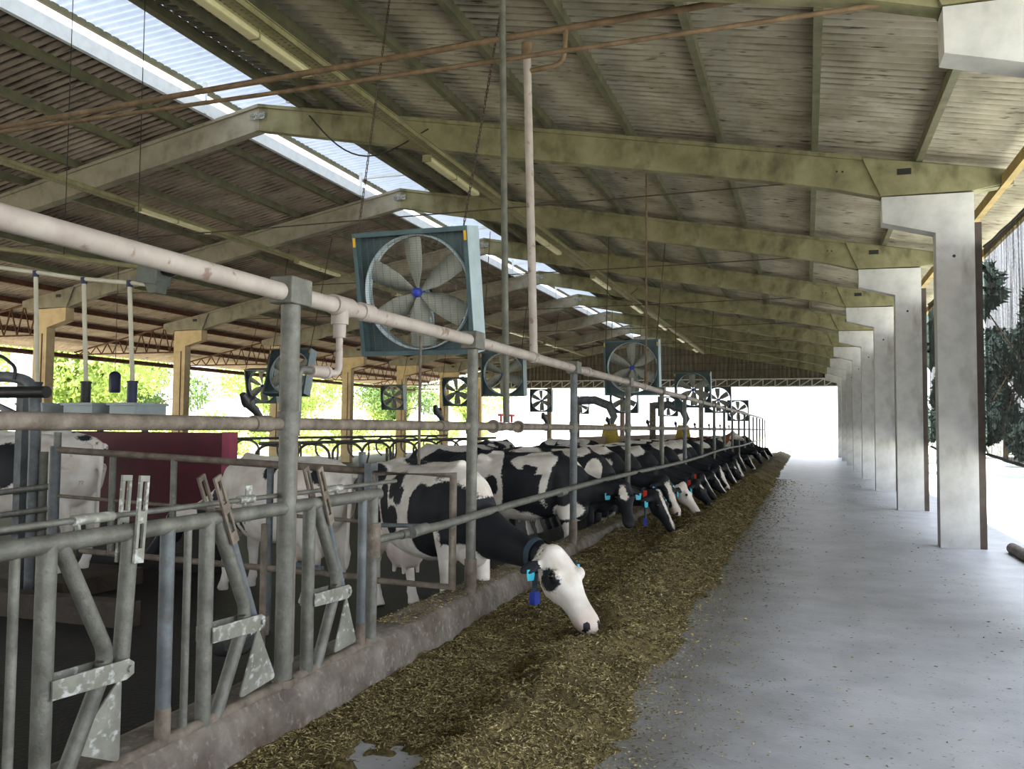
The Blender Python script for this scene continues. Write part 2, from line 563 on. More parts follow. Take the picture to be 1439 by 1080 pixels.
# raised translucent cap over the ridge opening
m_cap = mat('translucent_cap_sheet', [(.3, '#a3adb8'), (.7, '#bcc4cc')], scale=4, rough=.6)
_nt = m_cap.node_tree
_tr = _nt.nodes.new('ShaderNodeBsdfTranslucent')
_tr.inputs['Color'].default_value = (.85, .9, .97, 1)
_mx = _nt.nodes.new('ShaderNodeMixShader')
_mx.inputs[0].default_value = .30
_out = _nt.nodes['Material Output']
_nt.links.new(_nt.nodes['Principled BSDF'].outputs[0], _mx.inputs[1])
_nt.links.new(_tr.outputs[0], _mx.inputs[2])
_nt.links.new(_mx.outputs[0], _out.inputs['Surface'])
roof_sheet(-11.0, -8.4, 0, 'ceiling', m_cap, 'raised pale ridge cap letting daylight in', flat=lambda x: 8.22 - .06 * abs(x + 9.7), th=.004)
cf = MB()
cf.bb(-10.8, -10.72, Y0, YB, 7.50, 7.74)
stru(cf.build('trim_1', m_white), 'white fascia board along the ridge opening', 'fascia')
cf = MB()
cf.bb(-11.0, -10.94, Y0, YB, 8.03, 8.13)
stru(cf.build('trim_2', m_purlin), 'outer edge rail of the ridge cap', 'rail')
cf = MB()
cf.bb(-8.47, -8.40, Y0, YB, 8.02, 8.12)
stru(cf.build('trim_3', m_purlin), 'inner edge rail of the ridge cap', 'rail')

# purlins (one continuous steel channel each)
xs_r = [-8.82, -8.1, -6.78, -5.39, -4.03, -2.67, -1.235, .14, 1.57]
for i, x in enumerate(xs_r):
    p = MB()
    p.bar((x, Y0, zt(x) + .075), (x, YB, zt(x) + .075), .09 if i else .14, .15)
    stru(p.build('purlin', m_purlin, org=V(x, Y1, zt(x))), 'roof purlin over the alley side, %s from the ridge opening' % ORD[i], 'purlin', 'purlins of the alley side roof')
xs_l = [2 * XR - x for x in xs_r[1:]] + [-22.6, -24.0, -25.4]
for i, x in enumerate(xs_l):
    p = MB()
    p.bar((x, Y0, zt(x) + .075), (x, YB, zt(x) + .075), .09, .15)
    stru(p.build('purlin', m_purlin if i < 7 else m_rust, org=V(x, Y1, zt(x))), 'roof purlin over the pen side, %s from the ridge opening' % ORD[i], 'purlin', 'purlins of the pen side roof')
for k, (x, z, w, h) in enumerate([(2.66, 5.16, .09, .16), (3.25, 5.05, .07, .14)]):
    p = MB()
    p.bar((x, Y0, z), (x, YB, z), w, h)
    stru(p.build('eave_beam', m_purlinw, org=V(x, Y1, z)), ['yellowish eave beam beside the column heads', 'yellowish outer eave beam over the shade nets'][k], 'beam')
p = MB()
p.cyl((-26.5, Y0, 4.2), (-26.5, YB, 4.2), .09)
stru(p.build('eave_beam', m_rust, org=V(-26.5, Y1, 4.2)), 'rusty eave pipe on the outer edge of the pen side roof', 'beam')

# precast columns and half-frames
TH = .30


def column_mb(yf, mirror=False):
    poly = [(1.769, -.3), (2.266, -.3), (2.266, 5.03), (1.06, 5.05), (1.067, 4.67), (1.769, 4.48)]
    g = MB().prism(poly if not mirror else [(2 * XR - a, b) for a, b in poly], 'y', yf, yf + TH)
    return g


def beam_mb(yf, mirror=False):
    e = .45
    poly = [(XR, zt(XR)), (2.78, zt(2.78)), (2.78, zt(2.78) - .20), (2.27, 5.06), (1.055, 5.065), (.86, 5.36), (.83, 5.25), (.55, 5.24), (-.6, zt(-.6) - .50), (-4.7, zt(-4.7) - .53), (XR, zt(XR) - .49)]
    poly = [(XR, zt(XR)), (2.78, zt(2.78)), (2.78, zt(2.78) - .20), (2.27, 5.06), (1.055, 5.065), (.45, 5.235), (-.6, zt(-.6) - .50), (-4.7, zt(-4.7) - .53), (XR, zt(XR) - .49)]
    fl = (lambda a: 2 * XR - a) if mirror else (lambda a: a)
    g = MB().prism([(fl(a), b) for a, b in poly], 'y', yf + .05, yf + TH - .05)
    # thickened shoe over the column and the flange along the top
    shoe = [(.80, 5.66), (2.76, 5.30), (2.76, 5.14), (2.27, 5.06), (1.055, 5.065), (.95, 5.30)]
    g.prism([(fl(a), b) for a, b in shoe], 'y', yf, yf + TH)
    top = [(XR, zt(XR) + .003), (.80, zt(.80) + .003), (.80, zt(.80) - .06), (XR, zt(XR) - .06)]
    g.prism([(fl(a), b) for a, b in top], 'y', yf, yf + TH)
    return g


for i in range(NEAR, 9):
    yf = FY(i)
    pos = ORD[i] + ' from the camera' if 0 <= i else None
    if i < 0:
        lab = 'concrete column behind the viewpoint beside the alley'
        labb = 'concrete roof beam behind the viewpoint over the alley'
    else:
        lab = 'grey concrete column with bracket head on the open alley side, ' + pos
        labb = 'sloping concrete roof beam over the alley side, ' + pos
    o = column_mb(yf).build('concrete_column', m_column, org=V(2.0, yf, 0))
    stru(o, lab, 'column', 'columns along the alley')
    h = MB().cyl((2.0, yf - .002, 4.13), (2.0, yf + .01, 4.13), .022)
    h.build('bolt_hole', m_black, o)
    # darker flange against the net side
    MB().bb(2.268, 2.36, yf + .02, yf + TH, -.3, 4.60).build('side_post', m_sidepost, o)
    o = beam_mb(yf).build('roof_beam', m_beam, org=V(XR, yf, ZR))
    stru(o, labb, 'beam', 'roof beams over the alley side')
    MB().bb(1.27, 1.46, yf - .004, yf + .01, 5.36, 5.45).build('pocket', m_black, o)
    MB().cyl((.45, yf + .046, 5.50), (.45, yf + .06, 5.50), .016).cyl((.53, yf + .046, 5.49), (.53, yf + .06, 5.49), .016).build('bolt_hole', m_black, o)
    lab = 'concrete column tinted as warm lit, with bracket head on the far pen side, ' + (pos or 'behind the viewpoint')
    o = column_mb(yf, True).build('concrete_column', m_columnw, org=V(2 * XR - 2.0, yf, 0))
    stru(o, lab, 'column', 'columns on the far pen side')
    MB().bb(2 * XR - 1.95, 2 * XR - 1.92, yf - .015, yf + .01, 1.0, 4.3).build('conduit', m_rust, o)
    o = beam_mb(yf, True).build('roof_beam', m_beamw, org=V(XR, yf, ZR))
    stru(o, 'sloping concrete roof beam over the pen side, ' + (pos or 'behind the viewpoint'), 'beam', 'roof beams over the pen side')
    MB().bb(2 * XR - 1.46, 2 * XR - 1.27, yf - .004, yf + .01, 5.36, 5.45).build('pocket', m_black, o)
    # ridge joint plate
    if i >= 0:
        j = MB().bb(XR - .16, XR + .16, yf - .012, yf, 7.40, 7.52)
        for bx in (-.12, -.06, .06, .12):
            j.cyl((XR + bx, yf - .03, 7.46), (XR + bx, yf, 7.46), .016, 8)
        tag(j.build('joint_plate', m_plate), 'bolted steel joint plate at the beam apex, %s' % pos, 'plate', 'joint plates at the ridge')
        # cap supports
        c = MB()
        c.bb(XR - .98, XR - .92, yf - .35, yf - .29, 7.5, 8.1).bb(XR + .85, XR + .91, yf - .35, yf - .29, 7.5, 8.1).bar((XR - .95, yf - .32, 7.95), (XR + .9, yf - .32, 7.95), .05, .06)
        tag(c.build('cap_support', m_white), 'white steel support of the ridge cap above the beam, %s' % pos, 'support', 'supports of the ridge cap')
    # tie rod between the shoes
    if i >= 0:
        dz = -.17 if i == 0 else .03
        t = MB().tube([(.88, yf + .15, 5.38 + dz), (-4.6, yf + .15, 5.34 + dz), (XR, yf + .15, 5.32 + dz), (2 * XR + 4.6, yf + .15, 5.34 + dz), (2 * XR - .88, yf + .15, 5.38 + dz)], .024 if i == 0 else .012, 8)
        tag(t.build('tie_rod', m_brown if i == 0 else m_rod), 'thin steel tie rod spanning the roof frame, %s' % pos, 'tie rod', 'tie rods of the roof frames')
    # lattice outrigger under the pen side eave
    if i >= 1:
        T = lambda a, b: (a, yf + .15, b)
        lo = thing('lattice_bracket', (-21.9, yf + .15, 4.3), 'rusty lattice bracket reaching from the pen side column to the eave, %s' % pos, 'truss', 'lattice brackets under the pen side eave')
        xa, xb = -21.85, -26.6
        tp = lambda x: 5.33 + (x - xa) * (5.33 - 4.36) / (xa - xb)
        MB().bar(T(xa, tp(xa)), T(xb, tp(xb)), .05, .05).build('top_chord', m_rust, lo)
        MB().bar(T(xa, 4.28), T(xb, 4.28), .05, .05).build('bottom_chord', m_rust, lo)
        n = 9
        for k in range(n):
            x0, x1 = xa + (xb - xa) * k / n, xa + (xb - xa) * (k + 1) / n
            MB().bar(T(x0, tp(x0)), T((x0 + x1) / 2, 4.28), .03, .03).bar(T((x0 + x1) / 2, 4.28), T(x1, tp(x1)), .03, .03).build('diagonal', m_rust, lo)

# end wall with its lattice girder
gw = MB()
pts = []
ys = np.arange(-21.2, 2.3, .27 / 6)
vs, fs = [], []
for k, x in enumerate(ys):
    dy = .035 * (1 if (k % 6) < 3 else -1)
    vs += [(x, YB + dy, 4.30), (x, YB + dy, zt(x) + .12)]
for k in range(len(ys) - 1):
    fs.append((2 * k, 2 * k + 2, 2 * k + 3, 2 * k + 1))
gw.add(vs, fs)
n0 = len(gw.v)
gw.add([(a, b + .06, c) for a, b, c in vs], fs)
stru(gw.build('wall_back', m_wallb), 'brown ribbed sheet gable above the far doorway', 'wall')
gd = thing('lattice_girder', (-9.8, YB - .15, 4.3), 'steel lattice girder across the top of the far doorway', 'truss')
for nm, z in (('bottom_chord', 4.32), ('top_chord', 4.78)):
    MB().bar((-21.2, YB - .15, z), (1.765, YB - .15, z), .07, .07).build(nm, m_girder, gd)
x = 1.75
while x > -21:
    MB().bar((x, YB - .15, 4.32), (x, YB - .15, 4.78), .055, .055).build('upright', m_girder, gd)
    MB().bar((x, YB - .15, 4.78), (x - .72, YB - .15, 4.32), .05, .05).build('diagonal', m_girder, gd)
    x -= .72
for k, x in enumerate((-6.4, -11.5, -16.5)):
    stru(MB().bb(x - .14, x + .14, YB + .08, YB + .35, -.3, 7.0).build('steel_post', m_lowwall, org=V(x, YB + .2, 0)), 'post of the far end wall, %s from the alley' % ORD[k], 'column', 'posts of the far end wall')

# shade nets between the alley columns
m_net = bpy.data.materials.new('shade_net')
m_net.use_nodes = True
nt = m_net.node_tree
bs = nt.nodes['Principled BSDF']
bs.inputs['Base Color'].default_value = (.012, .013, .017, 1)
bs.inputs['Roughness'].default_value = .8
tcn = nt.nodes.new('ShaderNodeTexCoord')
mpn = nt.nodes.new('ShaderNodeMapping')
mpn.inputs['Scale'].default_value = (1, 1, .05)
nz1 = nt.nodes.new('ShaderNodeTexNoise')
nz1.inputs['Scale'].default_value = 15
nz1.inputs['Detail'].default_value = 8
nz1.inputs['Roughness'].default_value = .75
mpk = nt.nodes.new('ShaderNodeMapping')
mpk.inputs['Scale'].default_value = (1, 1, 1)
nz2 = nt.nodes.new('ShaderNodeTexNoise')
nz2.inputs['Scale'].default_value = 38
nz2.inputs['Detail'].default_value = 6
ad = nt.nodes.new('ShaderNodeMath')
ad.operation = 'MULTIPLY_ADD'
ad.inputs[1].default_value = .35
mrn = nt.nodes.new('ShaderNodeMapRange')
mrn.inputs['From Min'].default_value = .55
mrn.inputs['From Max'].default_value = .80
mrn.inputs['To Min'].default_value = .97
mrn.inputs['To Max'].default_value = .70
trn = nt.nodes.new('ShaderNodeBsdfTransparent')
mxn = nt.nodes.new('ShaderNodeMixShader')
nt.links.new(tcn.outputs['Object'], mpn.inputs[0])
nt.links.new(mpn.outputs[0], nz1.inputs['Vector'])
nt.links.new(tcn.outputs['Object'], nz2.inputs['Vector'])
nt.links.new(nz2.outputs['Fac'], ad.inputs[0])
nt.links.new(nz1.outputs['Fac'], ad.inputs[2])
nt.links.new(ad.outputs[0], mrn.inputs['Value'])
nt.links.new(mrn.outputs[0], mxn.inputs[0])
nt.links.new(trn.outputs[0], mxn.inputs[1])
nt.links.new(bs.outputs[0], mxn.inputs[2])
nt.links.new(mxn.outputs[0], nt.nodes['Material Output'].inputs['Surface'])


def net(ya, yb, za, zb, lab, first=False):
    n = thing('shade_net', (2.55, ya, za), lab, 'shade net', 'shade nets on the alley side')
    vs, fs = [], []
    ny, nz = 60, 8
    for k in range(ny + 1):
        for j in range(nz + 1):
            t = k / ny
            yy = ya + (yb - ya) * t
            sag = .05 * math.sin(PI * t)
            z = (za - sag) + (zb - za + .0) * j / nz + .10 * t * (1 - j / nz)
            vs.append((2.395 + .010 * math.sin(yy * 5) + .004 * math.sin(yy * 23 + j * .3), yy, z))
    for k in range(ny):
        for j in range(nz):
            a = k * (nz + 1) + j
            fs.append((a, a + nz + 1, a + nz + 2, a + 1))
    MB().add(vs, fs, True).build('mesh_cloth', m_net, n)
    MB().tube([vs[k * (nz + 1)] for k in range(0, ny + 1, 3)], .022, 8).build('bottom_hem', m_black, n)
    MB().tube([vs[k * (nz + 1) + nz] for k in range(0, ny + 1, 6)], .016, 8).build('top_rope', m_black, n)
    return n


net(FY(0) + .4, FY(1) + .05, 1.22, 4.25, 'dark shade net hung before the nearest whole column, edge of the view')
for i in range(1, 8):
    net(FY(i) + .4, FY(i + 1) - .02, 1.22, 4.25, 'dark shade net hung behind the alley column %s from the camera' % ORD[i])
# roller pipe on the ground at the alley edge
tag(MB().cyl((2.75, 3.0, .06), (2.62, 13.3, .06), .075).build('edge_pipe', m_curb), 'dull pipe lying along the outer edge of the alley', 'pipe')
# ------------------------------------------------------------------ pipes, posts and rails at the feed line
PX = -2.633
PY = [3.976] + [6.652 + 3.286 * k for k in range(17)]
for i, y in enumerate(PY):
    lab = 'upright galvanised pipe post on the kerb, %s from the camera' % ORD[i]
    r = .052 if i == 0 else .045
    po = thing('pipe_post', (PX, y, .27), lab, 'post', 'pipe posts along the feed kerb')
    MB().tube([(PX, y, .25), (PX, y, 2.30)], r * .92, 14).tube([(PX, y, .9 if i else 1.72), (PX, y, 2.29)], r, 14).build('post_pipe', m_galv if i % 3 != 2 else m_galvb, po)
    MB().cyl((PX, y, .26), (PX, y, .55 if i else .3), r * 1.12, 14).build('foot_sleeve', m_dirty, po)
    if i < 9:
        MB().cyl((PX, y, 1.58), (PX, y, 1.71), r * 1.18, 14).build('clamp', m_galv, po)
        MB().rounded(PX - .07, PX + .07, y - .10, y + .10, 2.285, 2.43, .008).build('saddle_bracket', m_galv, po)

ov = MB().tube([(PX, .2, 2.352)] + [(PX, y, 2.352 + .01 * math.sin(y)) for y in PY] , .048, 16)
ovo = thing('overhead_pipe', (PX, 4, 2.3), 'pinkish grey painted pipe running along the tops of the posts', 'pipe')
ov.build('pipe_run', m_white_pipe, ovo)
for y in (4.80, 8.34, 10.6, 14.6, 16.6, 19, 22, 25.5):
    MB().cyl((PX, y - .07, 2.352), (PX, y + .07, 2.352), .058, 16).build('sleeve', m_white_pipe, ovo)
# branch with valve under the overhead pipe
bv = thing('drop_branch', (PX, 4.49, 2.0), 'drop branch with tee and valve under the pinkish overhead pipe', 'pipe')
MB().tube([(PX, 4.40, 2.352), (PX, 4.60, 2.352)], .06, 16).cyl((PX, 4.49, 2.352), (PX, 4.49, 2.24), .052).build('tee', m_white_pipe, bv)
MB().cyl((PX, 4.49, 2.245), (PX, 4.49, 2.16), .038).build('reducer', m_white_pipe, bv)
MB().tube([(PX, 4.49, 2.18), (PX, 4.49, 1.945), (PX, 4.22, 1.945)], .021, 12, bend=.06).build('down_pipe', m_white_pipe, bv)
MB().cyl((PX, 4.33, 1.945), (PX, 4.18, 1.945), .034).cyl((PX, 4.36, 1.945), (PX, 4.33, 1.945), .04).build('union', m_white_pipe, bv)
MB().tube([(PX, 4.2, 1.945), (PX, 4.06, 1.945), (PX, 4.055, 1.66)], .022, 12, bend=.05).build('riser', m_galv, bv)
MB().tube([(PX - .02, 4.075, 1.6), (PX - .02, 4.075, .36)], .016, 10).build('back_pipe', m_dirty, bv)

# sprinkler line at eye height
sl = thing('sprinkler_line', (PX, 4, 1.6), 'horizontal sprinkler pipe clamped half way up the posts', 'pipe')
MB().tube([(PX - .02, .3, 1.644)] + [(PX - .02, y, 1.644) for y in PY[:]], .034, 14).build('pipe_run', m_dirty, sl)
for k, y in enumerate([3.76, 6.1, 8.9, 12.0, 15.2, 18.6, 21.9, 25.2, 28.5, 31.8]):
    n = MB().cyl((PX - .02, y - .07, 1.644), (PX - .02, y + .07, 1.644), .042).build('nozzle_saddle', m_dirty, sl)
    q = MB()
    q.tube([(PX - .02, y, 1.67), (PX - .02, y - .05, 1.71), (PX - .02, y - .13, 1.755), (PX - .02, y - .16, 1.79)], [.016, .02, .026, .016], 10)
    q.cyl((PX - .02, y - .10, 1.74), (PX - .02, y - .115, 1.765), .034)
    q.build('nozzle', m_black, n)
for k, y in enumerate((7.22, 7.92)):
    w = MB().cyl((PX - .02, y - .02, 1.644), (PX - .02, y + .02, 1.644), .06).build('union', m_dirty, sl)
for k, y in enumerate((7.42, 7.72)):
    w = MB().cyl((PX - .02, y - .06, 1.644), (PX - .02, y + .06, 1.644), .04).build('tap', m_dirty, sl)
    MB().box((PX - .02, y, 1.715), (.015, .02, .06)).box((PX - .02, y, 1.75), (.03, .09, .02)).build('tap_handle', m_redtap, w)

tag(MB().tube([(PX - .02, 7.57, 1.68), (PX - .06, 7.55, 4.0), (PX - .10, 7.53, 6.42)], .031, 14).build('supply_pipe', m_dkgalv), 'dark grey vertical pipe dropping from the roof to the red taps', 'pipe')
pp = thing('feed_pipe', (PX, 8.34, 2.4), 'pinkish vertical pipe joining the overhead pipe below the roof', 'pipe')
MB().tube([(PX, 8.34, 2.38), (PX - .1, 8.34, 5.55)], .042, 14).build('pipe_run', m_white_pipe, pp)
MB().cyl((PX - .1, 8.34, 5.5), (PX - .1, 8.34, 5.64), .06).tube([(PX - .1, 8.34, 5.34), (PX + .22, 8.34, 5.36), (PX + .30, 8.34, 5.42), (PX + .32, 8.34, 5.72)], .026, 10, bend=.06).build('top_fitting', m_brown, pp)
tag(MB().tube([(-16, 8.34, 5.36), (-10, 8.34, 5.53), (-6.7, 8.34, 5.63), (-2.9, 8.34, 5.73), (2.2, 8.34, 5.80 - .62), (2.2, 8.34, 5.1)][:4] + [(-1.0, 8.34, 5.76), (.6, 8.34, 5.80)], .034, 12).build('roof_water_pipe', m_brown), 'brown water pipe crossing under the roof near the camera', 'pipe')
rd = thing('conduit_rod', (PX, 14.82, 2.4), 'thin rust brown rod dropping to the overhead pipe before the second big fan', 'rod')
MB().cyl((PX, 14.82, 2.36), (PX, 14.82, 6.1), .017, 8).build('rod', m_brown, rd)
MB().cyl((PX, 14.82, 2.36), (PX, 14.82, 2.62), .035, 10).build('coupling', m_brown, rd)
tag(MB().cyl((-3.3, 7.05, 1.3), (-3.3, 7.05, 2.46), .014, 8).build('hanging_rod', m_dirty), 'thin grey rod hanging below the big near fan', 'rod')

# long neck rail
nr = thing('neck_rail', (PX + .07, 5.4, .9), 'long grey neck rail the feeding cows reach under', 'rail')
pts = [(PX + .03, 5.30, .905), (PX + .075, 5.9, .91)] + [(PX + .075, 5.9 + 1.6 * k, .915 + .004 * k + .025 * math.sin(k * .55)) for k in range(1, 31)]
MB().tube(pts, .033, 14).build('rail_pipe', m_galv, nr)
for y in (5.48, 9.2, 15.3):
    MB().cyl((PX + .073, y - .12, .912 + .004 * (y - 5) / 1.6), (PX + .073, y + .12, .918 + .004 * (y - 5) / 1.6), .04).build('sleeve', m_galv, nr)
MB().cyl((PX, 4.97, .905), (PX + .03, 5.34, .905), .026).build('end_stub', m_galv, nr)

# headlock panel
hp = thing('headlock_panel', (PX, 3.6, .25), 'galvanised headlock barrier on the kerb in front of the white cow', 'headlock barrier')
MB().tube([(PX, .9, 1.19), (PX, 5.02, 1.20)], .036, 16).build('top_rail', m_galv, hp)
MB().tube([(PX, .9, .265), (PX, 5.02, .27)], .03, 14).build('bottom_rail', m_dirty, hp)
lr = MB().tube([(PX - .045, .9, 1.262), (PX - .045, 5.35, 1.262)], .013, 10).build('locking_rod', m_galv, hp)
for ya, yb in ((2.60, 2.80), (3.62, 3.74), (4.4, 4.62)):
    MB().cyl((PX - .045, ya, 1.262), (PX - .045, yb, 1.262), .021).build('rod_sleeve', m_plate, lr)
for y in (2.62, 3.66, 4.55):
    MB().bar((PX - .045, y, 1.262), (PX - .03, y, 1.20), .012, .02).build('rod_guide', m_plate, lr)


def unit(ys, ydiag, tilt, tri, long=1.0):
    """one headlock gap: fixed upright, kinked tube, pivot plates, swinging bar and its counterweight plate"""
    MB().tube([(PX, ys, 1.19), (PX, ys, .26)], .036, 14).build('upright', m_galv, hp)
    MB().tube([(PX, ydiag, 1.18), (PX, ydiag + .235, .74), (PX, ydiag + .225, .66), (PX, ydiag + .02, .26)], .032, 14, bend=.1).build('kinked_tube', m_galv, hp)
    for s in (-1, 1):
        MB().prism([(ys + .0, .635), (ys + .36, .615), (ys + .40, .63), (ys + .40, .675), (ys + .37, .695), (ys, .705)], 'x', PX + s * .045 - .004, PX + s * .045 + .004).build('pivot_plate', m_plate, hp)
    py, pz = ys + .375, .655
    sb = MB().tube([(PX, py - tilt * .02, pz - .02), (PX, py + tilt, 1.19)], .027 if abs(tilt) > .1 else .034, 14).build('swing_bar', m_galv if abs(tilt) < .1 else m_galvb, hp)
    MB().cyl((PX - .06, py, pz), (PX + .06, py, pz), .014, 10).build('pivot_bolt', m_plate, sb)
    t = [(py + a, pz + b) for a, b in tri]
    MB().prism(t, 'x', PX + .012, PX + .02).build('counterweight_plate', m_plate, sb)
    # slotted catch at the top of the swinging bar
    yy = py + tilt
    for s in (-1, 1):
        d = V(0, tilt, .54).normalized()
        a = V(PX + s * .045, yy, 1.13)
        b = a + d * .27
        c = MB()
        sd = V(0, d.z, -d.y)
        n = d
        w = .026
        # plate with a slot: two side strips and two ends
        c.bar(a + sd * w * .72, b + sd * w * .72, .012, w * .56, up=sd).bar(a - sd * w * .72, b - sd * w * .72, .012, w * .56, up=sd)
        c.bar(a - n * .06, a - n * .001, .012, w * 2, up=sd).bar(b + n * .001, b + n * .025, .012, w * 2, up=sd).bar(a + n * .10, a + n * .15, .012, w * .87, up=sd)
        c.build('slotted_catch', m_plate if abs(tilt) < .1 else m_dirty, sb)


def tri_plate(p, r=.03):
    """triangle with rounded corners"""
    out = []
    n = len(p)
    for i in range(n):
        a, b, c = (V(*p[i - 1], 0), V(*p[i], 0), V(*p[(i + 1) % n], 0))
        p0, p1 = b + (a - b).normalized() * r, b + (c - b).normalized() * r
        for t in (0, .33, .67, 1):
            q = p0 * (1 - t) ** 2 + b * 2 * t * (1 - t) + p1 * t * t
            out.append((q.x, q.y))
    return out


unit(2.446, 2.505, .035, tri_plate([(-.01, -.03), (-.26, -.25), (-.01, -.37)]))
unit(3.335, 3.40, -.25, tri_plate([(.01, -.03), (-.13, -.345), (.17, -.32)]))
unit(4.20, 4.27, -.235, tri_plate([(.02, -.03), (-.115, -.34), (.15, -.33)]))
unit(1.58, 1.64, .035, tri_plate([(-.01, -.03), (-.26, -.25), (-.01, -.37)]))
for y, r in ((2.312, .018), (3.206, .017), (1.45, .018)):
    MB().tube([(PX, y, 1.19), (PX, y, .27)], r, 10).build('thin_bar', m_galv, hp)
for y, r in ((3.075, .032), (4.81, .028)):
    MB().tube([(PX, y, 1.19), (PX, y, .36)], r, 14).build('blue_grey_bar', m_galvb, hp)
    MB().cyl((PX, y, .27), (PX, y, .42), r * 1.06).build('worn_end', m_dirty, hp)
MB().tube([(PX, 4.945, 1.2), (PX, 4.945, .27)], .034, 14).build('end_upright', m_galv, hp)
MB().bb(PX - .05, PX - .042, 3.68, 3.73, 1.14, 1.33).build('stop_plate', m_plate, hp)
MB().cyl((PX, 4.945, .80), (PX, 4.945, 1.02), .052).build('collar_sleeve', m_dirty, hp)

# gate and long fence across the pen
gt = thing('pen_gate', (-3.0, 6.4, .3), 'dirty tubular gate standing just behind the second post', 'gate')
MB().tube([(-3.42, 6.4, .37), (-3.42, 6.4, 1.25), (-2.69, 6.4, 1.25), (-2.69, 6.4, .36), (-3.42, 6.4, .37)], .026, 12).build('gate_frame', m_dirty, gt)
MB().cyl((-3.42, 6.4, .82), (-2.69, 6.4, .84), .018).build('middle_bar', m_galvb, gt)
MB().bb(-3.46, -3.40, 6.34, 6.46, -.14, 1.33).build('gate_post', m_galvb, gt)
fn = thing('pen_fence', (-5, 6.42, 0), 'grey pipe fence across the pen before the burgundy box', 'fence')
MB().tube([(-3.45, 6.42, 1.262), (-6.87, 6.42, 1.385)], .032, 12).build('top_rail', m_dirty, fn)
MB().tube([(-3.45, 6.42, .84), (-5.2, 6.42, .893), (-6.85, 6.42, .945)], .017, 12).build('middle_rail', m_dirty, fn)
MB().tube([(-3.45, 6.42, .38), (-4.4, 6.42, .40), (-6.5, 6.42, .44)], .028, 12).build('lower_rail', m_dirty, fn)
for x in (-5.45, -6.15):
    MB().cyl((x, 6.42, .42), (x, 6.42, 1.33), .03).build('fence_upright', m_galv, fn)
MB().tube([(-4.33, 6.44, 1.24), (-4.33, 6.44, .45), (-3.9, 6.44, .42)], .028, 12, bend=.12).build('hoop', m_galvb, fn)
MB().cyl((-4.45, 6.46, -.14), (-4.45, 6.46, 1.27), .03).build('fence_upright', m_galvb, fn)
MB().cyl((-6.85, 6.42, -.14), (-6.85, 6.42, 1.42), .05).build('end_post', m_galvb, fn)
MB().cyl((-3.55, 6.46, 1.0), (-3.55, 6.46, 1.42), .03).build('fence_upright', m_galvb, fn)
# ------------------------------------------------------------------ cattle
def make_coat_mat(name, dark, light):
    m = bpy.data.materials.new(name)
    m.use_nodes = True
    nt = m.node_tree
    b = nt.nodes['Principled BSDF']
    b.inputs['Roughness'].default_value = .62
    b.inputs['Specular IOR Level'].default_value = .3
    at = nt.nodes.new('ShaderNodeAttribute')
    at.attribute_name = 'coat'
    pk = nt.nodes.new('ShaderNodeAttribute')
    pk.attribute_name = 'pink'
    tc = nt.nodes.new('ShaderNodeTexCoord')
    nz = nt.nodes.new('ShaderNodeTexNoise')
    nz.inputs['Scale'].default_value = 45
    nz.inputs['Detail'].default_value = 4
    nt.links.new(tc.outputs['Object'], nz.inputs['Vector'])
    ma = nt.nodes.new('ShaderNodeMath')
    ma.operation = 'MULTIPLY_ADD'
    nt.links.new(nz.outputs['Fac'], ma.inputs[0])
    ma.inputs[1].default_value = .10
    nt.links.new(at.outputs['Fac'], ma.inputs[2])
    mr = nt.nodes.new('ShaderNodeMapRange')
    mr.inputs['From Min'].default_value = .035
    mr.inputs['From Max'].default_value = .065
    nt.links.new(ma.outputs[0], mr.inputs['Value'])
    n2 = nt.nodes.new('ShaderNodeTexNoise')
    n2.inputs['Scale'].default_value = 5
    n2.inputs['Detail'].default_value = 6
    nt.links.new(tc.outputs['Object'], n2.inputs['Vector'])
    rl = nt.nodes.new('ShaderNodeValToRGB')
    rl.color_ramp.elements[0].position, rl.color_ramp.elements[0].color = .3, lin(light[0])
    rl.color_ramp.elements[1].position, rl.color_ramp.elements[1].color = .62, lin(light[1])
    nt.links.new(n2.outputs['Fac'], rl.inputs[0])
    rd = nt.nodes.new('ShaderNodeValToRGB')
    rd.color_ramp.elements[0].position, rd.color_ramp.elements[0].color = .3, lin(dark[0])
    rd.color_ramp.elements[1].position, rd.color_ramp.elements[1].color = .7, lin(dark[1])
    nt.links.new(n2.outputs['Fac'], rd.inputs[0])
    mx = nt.nodes.new('ShaderNodeMix')
    mx.data_type = 'RGBA'
    nt.links.new(mr.outputs[0], mx.inputs['Factor'])
    nt.links.new(rl.outputs[0], mx.inputs['A'])
    nt.links.new(rd.outputs[0], mx.inputs['B'])
    m2 = nt.nodes.new('ShaderNodeMix')
    m2.data_type = 'RGBA'
    nt.links.new(pk.outputs['Fac'], m2.inputs['Factor'])
    nt.links.new(mx.outputs['Result'], m2.inputs['A'])
    m2.inputs['B'].default_value = lin('#c4a39a')
    nt.links.new(m2.outputs['Result'], b.inputs['Base Color'])
    bp = nt.nodes.new('ShaderNodeBump')
    bp.inputs['Strength'].default_value = .12
    bp.inputs['Distance'].default_value = .01
    n3 = nt.nodes.new('ShaderNodeTexNoise')
    n3.inputs['Scale'].default_value = 120
    nt.links.new(tc.outputs['Object'], n3.inputs['Vector'])
    nt.links.new(n3.outputs['Fac'], bp.inputs['Height'])
    nt.links.new(bp.outputs[0], b.inputs['Normal'])
    return m


m_cow = make_coat_mat('holstein_coat', ('#14161b', '#202329'), ('#c9bfb4', '#e6e1da'))
m_cowb = make_coat_mat('brown_coat', ('#6b3f25', '#8a5733'), ('#c9bfb4', '#e6e1da'))


